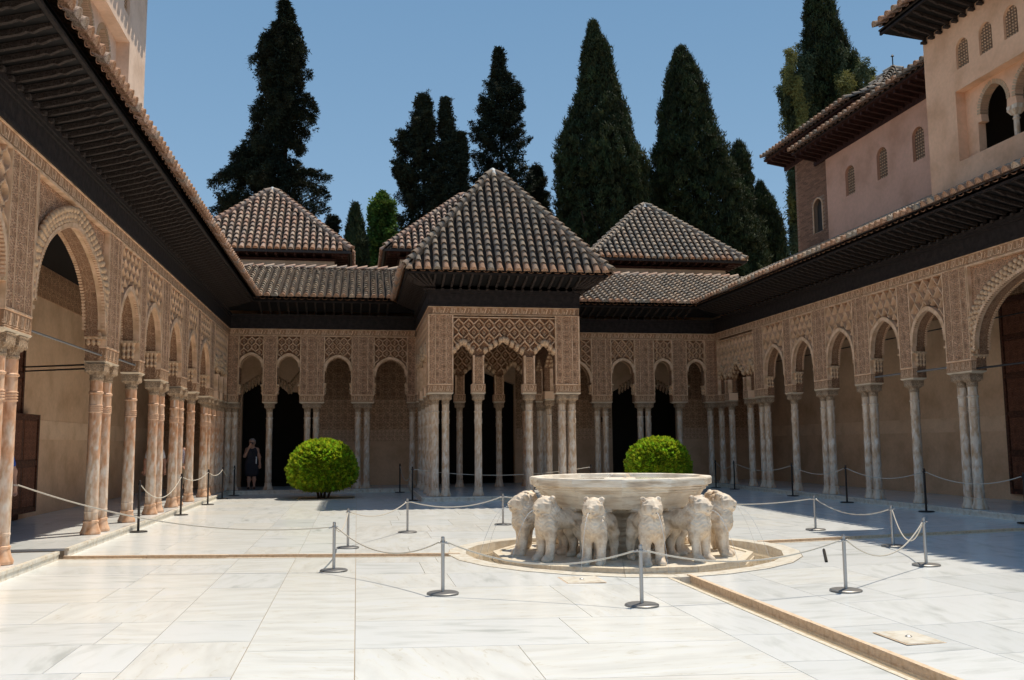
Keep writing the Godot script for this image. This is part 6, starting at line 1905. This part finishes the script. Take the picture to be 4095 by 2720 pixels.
# ==================================================================== doors
func door_leaf(label: String, at: Transform3D, w: float, h: float, rows: int):
	var o := node("wooden_door", self, at)
	tag(o, label, "door", "carved wooden doors")
	var b := MB.new(); b.box(Vector3(0, 0, -0.03), Vector3(w, h, 0.0)); put("board", b.done(), M.door_wood, o)
	var cols := 2 if w > 1.2 else 1
	for i in rows:
		for j in cols:
			b = MB.new()
			var x0 := 0.09 + j * (w - 0.09) / cols; var x1 := (j + 1) * (w - 0.09) / cols
			var y0 := 0.10 + i * (h - 0.1) / rows; var y1 := (i + 1) * (h - 0.1) / rows - 0.01
			b.box(Vector3(x0 + 0.03, y0 + 0.03, -0.005), Vector3(x1 - 0.03, y1 - 0.03, 0.008)); put("panel", b.done(), M.door_carving, o)
	b = MB.new()
	for i in rows + 1:
		var y := 0.0 + i * (h - 0.1) / rows
		b.box(Vector3(0, y, -0.005), Vector3(w, y + 0.10, 0.022))
	b.box(Vector3(-0.001, 0, -0.031), Vector3(0.09, h + 0.001, 0.03)); b.box(Vector3(w - 0.09, 0, -0.031), Vector3(w + 0.001, h + 0.001, 0.03))
	put("frame", b.done(), M.door_wood, o)

func build_doors():
	door_leaf("tall brown wooden door leaf folded flat on the left gallery's rear wall", Transform3D(Basis(Vector3(0, 0, -1), Vector3.UP, Vector3(1, 0, 0)), P(-6.93, 0.13, 18.7)), 2.15, 5.0, 5)
	door_leaf("low carved brown wooden shutter leaning beside the tall door in the left gallery", Transform3D(Basis(Vector3(0, 0, -1), Vector3.UP, Vector3(1, 0, 0)), P(-6.78, 0.26, 19.6)), 1.85, 2.05, 2)
	door_leaf("dark carved wooden door leaf at the right edge behind the great right arch", Transform3D(Basis(Vector3(0, 0, 1), Vector3.UP, Vector3(-1, 0, 0)), P(15.93, 0.28, 20.75)), 2.4, 4.85, 5)
	for s in [0, 1]:   # wooden frames of the tall doorways
		var o := node("door_frame", self)
		var x := -6.96 if s == 0 else 15.96
		tag(o, ["dark timber doorway in the rear wall of the left gallery, behind the great arch", "dark timber doorway in the rear wall of the right gallery at the picture's right edge"][s], "doorway", "tall doorways of the galleries")
		var b := MB.new()
		for d in [14.0, 18.6]: b.box(P(x - 0.06, 0.12, d + 0.1), P(x + 0.06, 5.15, d - 0.1))
		b.box(P(x - 0.06, 5.15, 18.7), P(x + 0.06, 5.35, 13.9)); put("frame", b.done(), M.door_wood, o)
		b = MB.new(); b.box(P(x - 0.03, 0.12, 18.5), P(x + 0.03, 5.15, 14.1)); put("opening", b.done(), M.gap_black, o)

# ==================================================================== barriers
func sag(a: Vector3, c: Vector3, drop: float, n := 18) -> Array:
	var p := []
	for i in n + 1:
		var t := float(i) / n
		p.append(a.lerp(c, t) + Vector3.DOWN * drop * 4.0 * t * (1.0 - t))
	return p

func rope(a: Vector3, c: Vector3, drop: float, label: String, thick := 0.0095):
	var o := node("barrier_rope", self, Transform3D(Basis(), a))
	tag(o, label, "rope", "barrier ropes")
	var to := (c - a); to.y = 0; to = to.normalized()
	var b := MB.new(); b.tube(sag(to * 0.07, c - a - to * 0.07, drop), thick, 7); put("cord", b.done(), M.rope, o)
	b = MB.new(); b.tube([to * 0.015, to * 0.075 + Vector3.DOWN * 0.008], 0.010, 6); b.tube([c - a - to * 0.015, c - a - to * 0.075 + Vector3.DOWN * 0.008], 0.010, 6); put("hook", b.done(), M.steel, o)

func build_stanchions():
	var steel := [[-0.29, 12.94], [-0.13, 15.77], [0.98, 18.27], [3.07, 19.67], [6.15, 19.2], [8.65, 16.75], [8.51, 13.92], [7.71, 11.83], [5.66, 10.29], [3.05, 9.87], [0.99, 10.86]]
	var names := ["steel post left of the fountain, where the rope from the gallery ends", "steel post left of the fountain, just behind the rope corner", "steel post left behind the fountain, halfway to the pavilion shade", "steel post beside the leftmost lion's muzzle", "steel post behind the right lions of the fountain",
		"steel post right behind the fountain in the sun near the shade edge", "steel post at the right corner beside the cross channel", "steel post at the shade edge right of the fountain, ropes on two sides", "steel post in front right of the fountain, right of the long channel", "steel post nearest the camera, in front of the lions", "steel post in front left of the fountain, wide round base in full sun"]
	var proto: Node3D = null
	for i in steel.size():
		var s: Array = steel[i]
		var at := P(s[0], fy(s[0], s[1]) + 0.004, s[1])
		var o: Node3D
		if proto == null:
			o = node("barrier_post", self, Transform3D(Basis(), at)); proto = o
			var b := MB.new(); b.lathe([[0.0, 0.0], [0.185, 0.0], [0.185, 0.012], [0.17, 0.020], [0.03, 0.026], [0.0, 0.027]], 28); put("base", b.done(), M.steel_base, o)
			b = MB.new(); b.lathe([[0.021, 0.02], [0.021, 0.635], [0.017, 0.645], [0.0, 0.647]], 14); put("pole", b.done(), M.steel, o)
			b = MB.new(); b.lathe([[0.026, 0.565], [0.030, 0.572], [0.030, 0.588], [0.026, 0.595]], 12)
			for k in 4:
				var d := Vector3(cos(k * PI / 2), 0, sin(k * PI / 2)); b.tube([d * 0.025 + Vector3(0, 0.58, 0), d * 0.05 + Vector3(0, 0.585, 0)], 0.006, 5)
			put("collar", b.done(), M.steel, o)
		else:
			o = proto.duplicate(); o.name = numbered(self, "barrier_post"); o.transform.origin = at; add_child(o, true)
		tag(o, names[i], "barrier post", "steel posts round the fountain")
	var top := func(i: int) -> Vector3: return P(steel[i][0], fy(steel[i][0], steel[i][1]) + 0.58, steel[i][1])
	var drops := [0.16, 0.15, 0.15, 0.15, 0.14, 0.17, 0.36, 0.30, 0.17, 0.19, 0.22]
	var rl := ["rope between the two posts at the left corner of the fountain barrier", "rope running from the left corner post back towards the pavilion", "rope hanging across the back left of the fountain", "rope passing behind the fountain", "rope at the back right of the fountain, ending in the sun", "rope along the right side, over the shade edge", "deeply hanging rope at the right corner over the cross channel", "rope from the shade edge post to the front right post", "rope across the front right, in front of the long channel and right lions", "rope across the front of the fountain, in front of the left lions", "rope across the front left corner of the fountain"]
	for i in 11: rope(top.call(i), top.call((i + 1) % 11), drops[i], rl[i])
	rope(P(-4.36, 1.13, 12.9), top.call(0), 0.22, "long twisted rope from the near left column to the steel post")
	var black := [[-4.08, 18.78, "nearest dark post on the left, beside the gallery step"], [-4.08, 23.1, "second dark post along the left gallery step"], [-4.06, 27.0, "third dark post along the left gallery step"], [-4.06, 29.8, "fourth dark post on the left, at the shade edge"], [-3.95, 31.7, "dark post in the left far corner in shade"],
		[1.45, 31.9, "dark post beside the pavilion's left rear corner"], [1.60, 27.2, "dark post at the pavilion's left front corner"], [6.95, 27.3, "dark post at the pavilion's right front corner, seen over the basin"],
		[12.6, 31.6, "dark post in the far right corner"], [12.75, 30.3, "farthest dark post along the right gallery step"], [12.75, 26.0, "dark post along the right gallery, beside the single column"], [12.72, 22.85, "dark post along the right gallery between two column pairs"], [12.72, 19.4, "large dark post nearest on the right gallery step"], [12.72, 16.2, "dark post at the right edge by the cross channel"]]
	proto = null
	for i in black.size():
		var s: Array = black[i]
		var at := P(s[0], fy(s[0], s[1]) + 0.004, s[1])
		var o: Node3D
		if proto == null:
			o = node("dark_barrier_post", self, Transform3D(Basis(), at)); proto = o
			var b := MB.new(); b.lathe([[0.0, 0.0], [0.17, 0.0], [0.17, 0.010], [0.16, 0.016], [0.0, 0.018]], 24); put("base", b.done(), M.black_post, o)
			b = MB.new(); b.lathe([[0.024, 0.012], [0.024, 0.96], [0.019, 0.968], [0.0, 0.97]], 12); put("pole", b.done(), M.black_post, o)
			b = MB.new(); b.lathe([[0.030, 0.87], [0.034, 0.88], [0.034, 0.90], [0.030, 0.91]], 12); put("collar", b.done(), M.black_post, o)
		else:
			o = proto.duplicate(); o.name = numbered(self, "dark_barrier_post"); o.transform.origin = at; add_child(o, true)
		tag(o, s[2], "barrier post", "dark posts along the galleries")
	var bt := func(i: int) -> Vector3: return P(black[i][0], fy(black[i][0], black[i][1]) + 0.89, black[i][1])
	for q in [[0, 1, 0.36, "pale rope between the two nearest posts of the left gallery"], [1, 2, 0.14, "pale rope between the second and third posts of the left gallery"], [2, 3, 0.13, "short pale rope from the third to the fourth left gallery post"], [3, 4, 0.25, "rope dropping into shade at the left far corner"], [5, 6, 0.4, "rope along the pavilion's left side"], [6, 7, 0.20, "long rope across the front of the pavilion"],
			[8, 9, 0.2, "rope in the far right corner"], [9, 10, 0.2, "rope along the right gallery, before the far columns"], [10, 11, 0.2, "rope between the middle posts of the right gallery"], [11, 12, 0.2, "rope left of the large dark post on the right"], [12, 13, 0.2, "rope right of the large dark post, reaching the picture edge"]]:
		rope(bt.call(q[0]), bt.call(q[1]), q[2], q[3])

# ==================================================================== people
func figure(label: String, at: Vector3, turn: float, h: float, arms: Array, cloth: Dictionary) -> Node3D:
	# arms: [elbow, wrist, finger direction] for the figure's left (+x) and right (-x) side, for a height of 1.7
	var o := node("person", self, Transform3D(Basis(Vector3.UP, turn).scaled(Vector3.ONE * h / 1.7), at))
	tag(o, label, "person")
	var B := Blob.new()
	B.limb(Vector3(0, 1.57, 0.015), Vector3(0, 1.61, 0.0), 0.082, 0.092)        # skull
	B.limb(Vector3(0, 1.50, 0.045), Vector3(0, 1.53, 0.05), 0.050, 0.060)       # jaw
	B.limb(Vector3(0, 1.545, 0.098), Vector3(0, 1.575, 0.088), 0.014, 0.010)    # nose
	B.both(Vector3(0.084, 1.555, 0.0), Vector3(0.086, 1.58, -0.005), 0.016, 0.018)
	B.both(Vector3(0.030, 1.588, 0.078), Vector3(0.034, 1.588, 0.077), 0.014, 0.014)
	B.limb(Vector3(-0.022, 1.508, 0.088), Vector3(0.022, 1.508, 0.088), 0.010, 0.010)
	B.limb(Vector3(0, 1.40, -0.01), Vector3(0, 1.50, 0.01), 0.056, 0.052)       # neck
	B.both(Vector3(0.0, 1.37, -0.01), Vector3(0.15, 1.345, -0.01), 0.060, 0.058)
	B.both(Vector3(0.06, 1.28, 0.0), Vector3(0.055, 1.10, 0.0), 0.105, 0.085)
	B.both(Vector3(0.055, 1.10, 0.0), Vector3(0.075, 0.93, -0.01), 0.088, 0.105)
	B.both(Vector3(0.085, 0.88, 0.0), Vector3(0.085, 0.50, 0.01), 0.090, 0.058)
	B.both(Vector3(0.085, 0.48, 0.0), Vector3(0.088, 0.33, -0.015), 0.056, 0.055)
	B.both(Vector3(0.088, 0.33, -0.015), Vector3(0.09, 0.09, -0.02), 0.054, 0.036)
	B.both(Vector3(0.09, 0.05, -0.04), Vector3(0.10, 0.035, 0.13), 0.040, 0.026)
	var hands := MB.new()
	for i in 2:
		var s := 1.0 if i == 0 else -1.0
		var sh := Vector3(0.175 * s, 1.34, -0.01)
		var el: Vector3 = arms[i][0]; var wr: Vector3 = arms[i][1]; var dir: Vector3 = arms[i][2].normalized()
		B.limb(sh, el, 0.050, 0.040); B.limb(el, wr, 0.040, 0.026)
		B.limb(wr, wr + dir * 0.07, 0.026, 0.030)
		# the hand: palm, four bent fingers, thumb
		var H := Blob.new()
		var side := dir.cross(Vector3(0, 0, 1) if absf(dir.z) < 0.8 else Vector3(0, 1, 0)).normalized()
		var palm := side.cross(dir).normalized()
		H.limb(wr, wr + dir * 0.03, 0.024, 0.026)
		H.limb(wr + dir * 0.035 + side * 0.018, wr + dir * 0.085 + side * 0.022, 0.018, 0.014); H.limb(wr + dir * 0.035 - side * 0.018, wr + dir * 0.085 - side * 0.022, 0.018, 0.014)
		for k in 4:
			var base := wr + dir * 0.088 + side * (0.030 - 0.020 * k)
			var l: float = [0.075, 0.085, 0.078, 0.058][k]
			var m := base + (dir * 0.9 + palm * 0.35).normalized() * l * 0.5
			H.limb(base, m, 0.0088, 0.0082); H.limb(m, m + (dir * 0.5 + palm * 0.85).normalized() * l * 0.5, 0.0082, 0.0070)
		var tb := wr + dir * 0.035 + side * 0.032
		H.limb(tb, tb + (dir * 0.6 + side * 0.7).normalized() * 0.04, 0.012, 0.010); H.limb(tb + (dir * 0.6 + side * 0.7).normalized() * 0.04, tb + (dir * 1.1 + side * 0.6).normalized() * 0.075, 0.010, 0.008)
		H.skin(hands, 0.006, 160.0)
	var b := MB.new(); B.skin(b, 0.016, 42.0); b.moved(hands, Transform3D())
	put("body", b.done(), M.skin, o)
	# clothes: a shell a little outside the body
	var C := Blob.new()
	C.both(Vector3(0.065, 1.29, 0.0), Vector3(0.06, 1.10, 0.0), 0.118, 0.100)
	C.both(Vector3(0.06, 1.10, 0.0), Vector3(0.082, 0.92, -0.01), 0.100, 0.122)
	C.both(Vector3(0.10, 1.36, -0.01), Vector3(0.09, 1.25, 0.0), 0.050, 0.09)
	if cloth.sleeves: C.both(Vector3(0.165, 1.345, -0.01), (arms[0][0] as Vector3).lerp(Vector3(0.175, 1.34, 0), 0.45), 0.066, 0.058)
	b = MB.new(); C.skin(b, 0.016, 42.0); put("top", b.done(), cloth.top, o)
	C = Blob.new()
	C.both(Vector3(0.08, 0.95, -0.01), Vector3(0.095, 0.86, 0.0), 0.120, 0.115)
	if cloth.skirt:
		for k in 5: C.both(Vector3(0.02 + 0.025 * k, 0.86, 0.0), Vector3(0.02 + 0.026 * k, cloth.hem, 0.0), 0.10, 0.105)
	else:
		C.both(Vector3(0.09, 0.86, 0.0), Vector3(0.092, cloth.hem, 0.01), 0.112, 0.082)
	b = MB.new(); C.skin(b, 0.016, 42.0); put("skirt" if cloth.skirt else "shorts", b.done(), cloth.bottom, o)
	C = Blob.new()
	C.limb(Vector3(0, 1.625, -0.015), Vector3(0, 1.60, -0.03), 0.100, 0.098)
	if cloth.long_hair: C.limb(Vector3(0, 1.60, -0.05), Vector3(0, 1.42, -0.06), 0.085, 0.06)
	else: C.both(Vector3(0.06, 1.60, -0.02), Vector3(0.055, 1.545, -0.045), 0.045, 0.045)
	b = MB.new(); C.skin(b, 0.014, 60.0); put("hair", b.done(), cloth.hair, o)
	C = Blob.new()
	C.both(Vector3(0.09, 0.055, -0.045), Vector3(0.10, 0.035, 0.14), 0.048, 0.034)
	b = MB.new(); C.skin(b, 0.014, 70.0); put("shoes", b.done(), M.shoe, o)
	return o

func build_people():
	var w := figure("grey haired woman in dark dress raising a camera to her face, between the far columns", P(-3.56, 0.13, 33.15), 0.06, 1.72,
		[[Vector3(0.25, 1.08, -0.02), Vector3(0.27, 0.84, 0.06), Vector3(0, -1, 0.1)], [Vector3(-0.24, 1.12, 0.10), Vector3(-0.085, 1.42, 0.19), Vector3(0.35, 0.75, 0.0)]],
		{"top": M.dress_dark, "bottom": M.dress_dark, "hair": M.grey_hair, "skirt": true, "hem": 0.56, "sleeves": false, "long_hair": false})
	var b := MB.new(); b.box(Vector3(-0.065, 1.515, 0.125), Vector3(0.045, 1.590, 0.175)); b.tube([Vector3(-0.01, 1.55, 0.17), Vector3(-0.01, 1.55, 0.225)], 0.030, 12)
	put("camera_body", b.done(), M.black_plastic, w)
	b = MB.new(); b.tube([Vector3(0.10, 1.37, 0.08), Vector3(0.03, 1.30, 0.13), Vector3(0.13, 1.05, 0.13), Vector3(0.17, 0.96, 0.10)], 0.010, 6); put("strap", b.done(), M.black_plastic, w)
	b = MB.new(); b.box(Vector3(0.130, 0.86, 0.12), Vector3(0.165, 1.10, 0.135)); put("folded_leaflet", b.done(), M.white_cloth, w)
	var p := figure("person in white and purple flowered vest and khaki shorts, half hidden by a left column", P(-4.98, 0.13, 27.5), 0.25, 1.74,
		[[Vector3(0.245, 1.08, 0.0), Vector3(0.20, 0.90, 0.14), Vector3(-0.3, -0.5, 0.6)], [Vector3(-0.25, 1.08, 0.0), Vector3(-0.20, 0.92, 0.16), Vector3(0.3, -0.5, 0.6)]],
		{"top": M.floral, "bottom": M.khaki_cloth, "hair": M.dark_hair, "skirt": false, "hem": 0.46, "sleeves": false, "long_hair": true})
	b = MB.new(); b.box(Vector3(-0.19, 0.86, 0.225), Vector3(0.02, 1.03, 0.24)); put("guide_book", b.done(), M.red_print, p)
	b = MB.new(); b.box(Vector3(-0.17, 0.88, 0.238), Vector3(0.0, 1.01, 0.243)); put("book_page", b.done(), M.white_cloth, p)
	figure("person in white top behind the pair of columns next to the flowered vest", P(-5.55, 0.13, 27.3), 0.2, 1.70,
		[[Vector3(0.25, 1.08, -0.02), Vector3(0.26, 0.84, 0.06), Vector3(0, -1, 0.1)], [Vector3(-0.25, 1.08, -0.02), Vector3(-0.26, 0.84, 0.06), Vector3(0, -1, 0.1)]],
		{"top": M.white_cloth, "bottom": M.khaki_cloth, "hair": M.dark_hair, "skirt": false, "hem": 0.46, "sleeves": true, "long_hair": false})
	figure("person in blue shirt almost hidden by the nearest left column", P(-5.72, 0.13, 16.2), 0.5, 1.72,
		[[Vector3(0.25, 1.08, -0.02), Vector3(0.26, 0.84, 0.06), Vector3(0, -1, 0.1)], [Vector3(-0.25, 1.08, -0.02), Vector3(-0.26, 0.84, 0.06), Vector3(0, -1, 0.1)]],
		{"top": M.blue_cloth, "bottom": M.khaki_cloth, "hair": M.dark_hair, "skirt": false, "hem": 0.46, "sleeves": true, "long_hair": false})

# ==================================================================== tie rods and other small things
func build_small():
	var rods := [[P(-4.40, 3.19, 13.2), P(-4.40, 3.19, 16.98), 0.016, "grey", "grey iron tie rod across the great left arch"], [P(-4.40, 3.23, 17.85), P(-4.40, 3.23, 19.5), 0.018, "grey", "short grey tie rod between the first two small left arches"],
		[P(-4.66, 3.05, 17.2), P(-7.0, 3.30, 20.9), 0.016, "iron", "upper black rod from the left arcade back to the wall"], [P(-4.66, 2.98, 17.2), P(-7.0, 3.22, 21.0), 0.016, "iron", "lower black rod from the left arcade back to the wall"],
		[P(13.2, 3.24, 18.9), P(13.2, 3.24, 20.2), 0.025, "grey", "grey tie rod under the small right arch nearest the great arch"], [P(13.2, 3.24, 20.65), P(13.2, 3.24, 22.0), 0.025, "grey", "grey tie rod under the second small right arch"],
		[P(13.2, 3.14, 13.6), P(13.2, 3.14, 18.05), 0.022, "iron", "dark tie rod across the great right arch"], [P(14.6, 4.42, 10.0), P(14.6, 4.42, 32.0), 0.016, "iron", "long thin black rod running inside the right gallery behind its arches"]]
	for r in rods:
		var b := MB.new(); b.tube([Vector3.ZERO, r[1] - r[0]], r[2], 8)
		tag(put("tie_rod", b.done(), M.grey_iron if r[3] == "grey" else M.iron, self, Transform3D(Basis(), r[0])), r[4], "tie rod", "iron tie rods of the arcades")
	# floodlight on a stand in the shade of the far right gallery
	var o := node("floodlight", self, Transform3D(Basis(), P(9.35, 0.13, 34.6)))
	tag(o, "small dark floodlight on a thin stand against the far right rear wall", "floodlight")
	var b := MB.new(); b.tube([Vector3(0, 0, 0), Vector3(0, 2.3, 0)], 0.016, 7); put("stand", b.done(), M.iron, o)
	b = MB.new(); b.box(Vector3(-0.09, 2.28, -0.06), Vector3(0.09, 2.46, 0.06)); b.frustum(Vector2.ZERO, Vector2(0.09, 0.06), 2.46, Vector2(0.05, 0.04), 2.5); put("lamp_head", b.done(), M.iron, o)
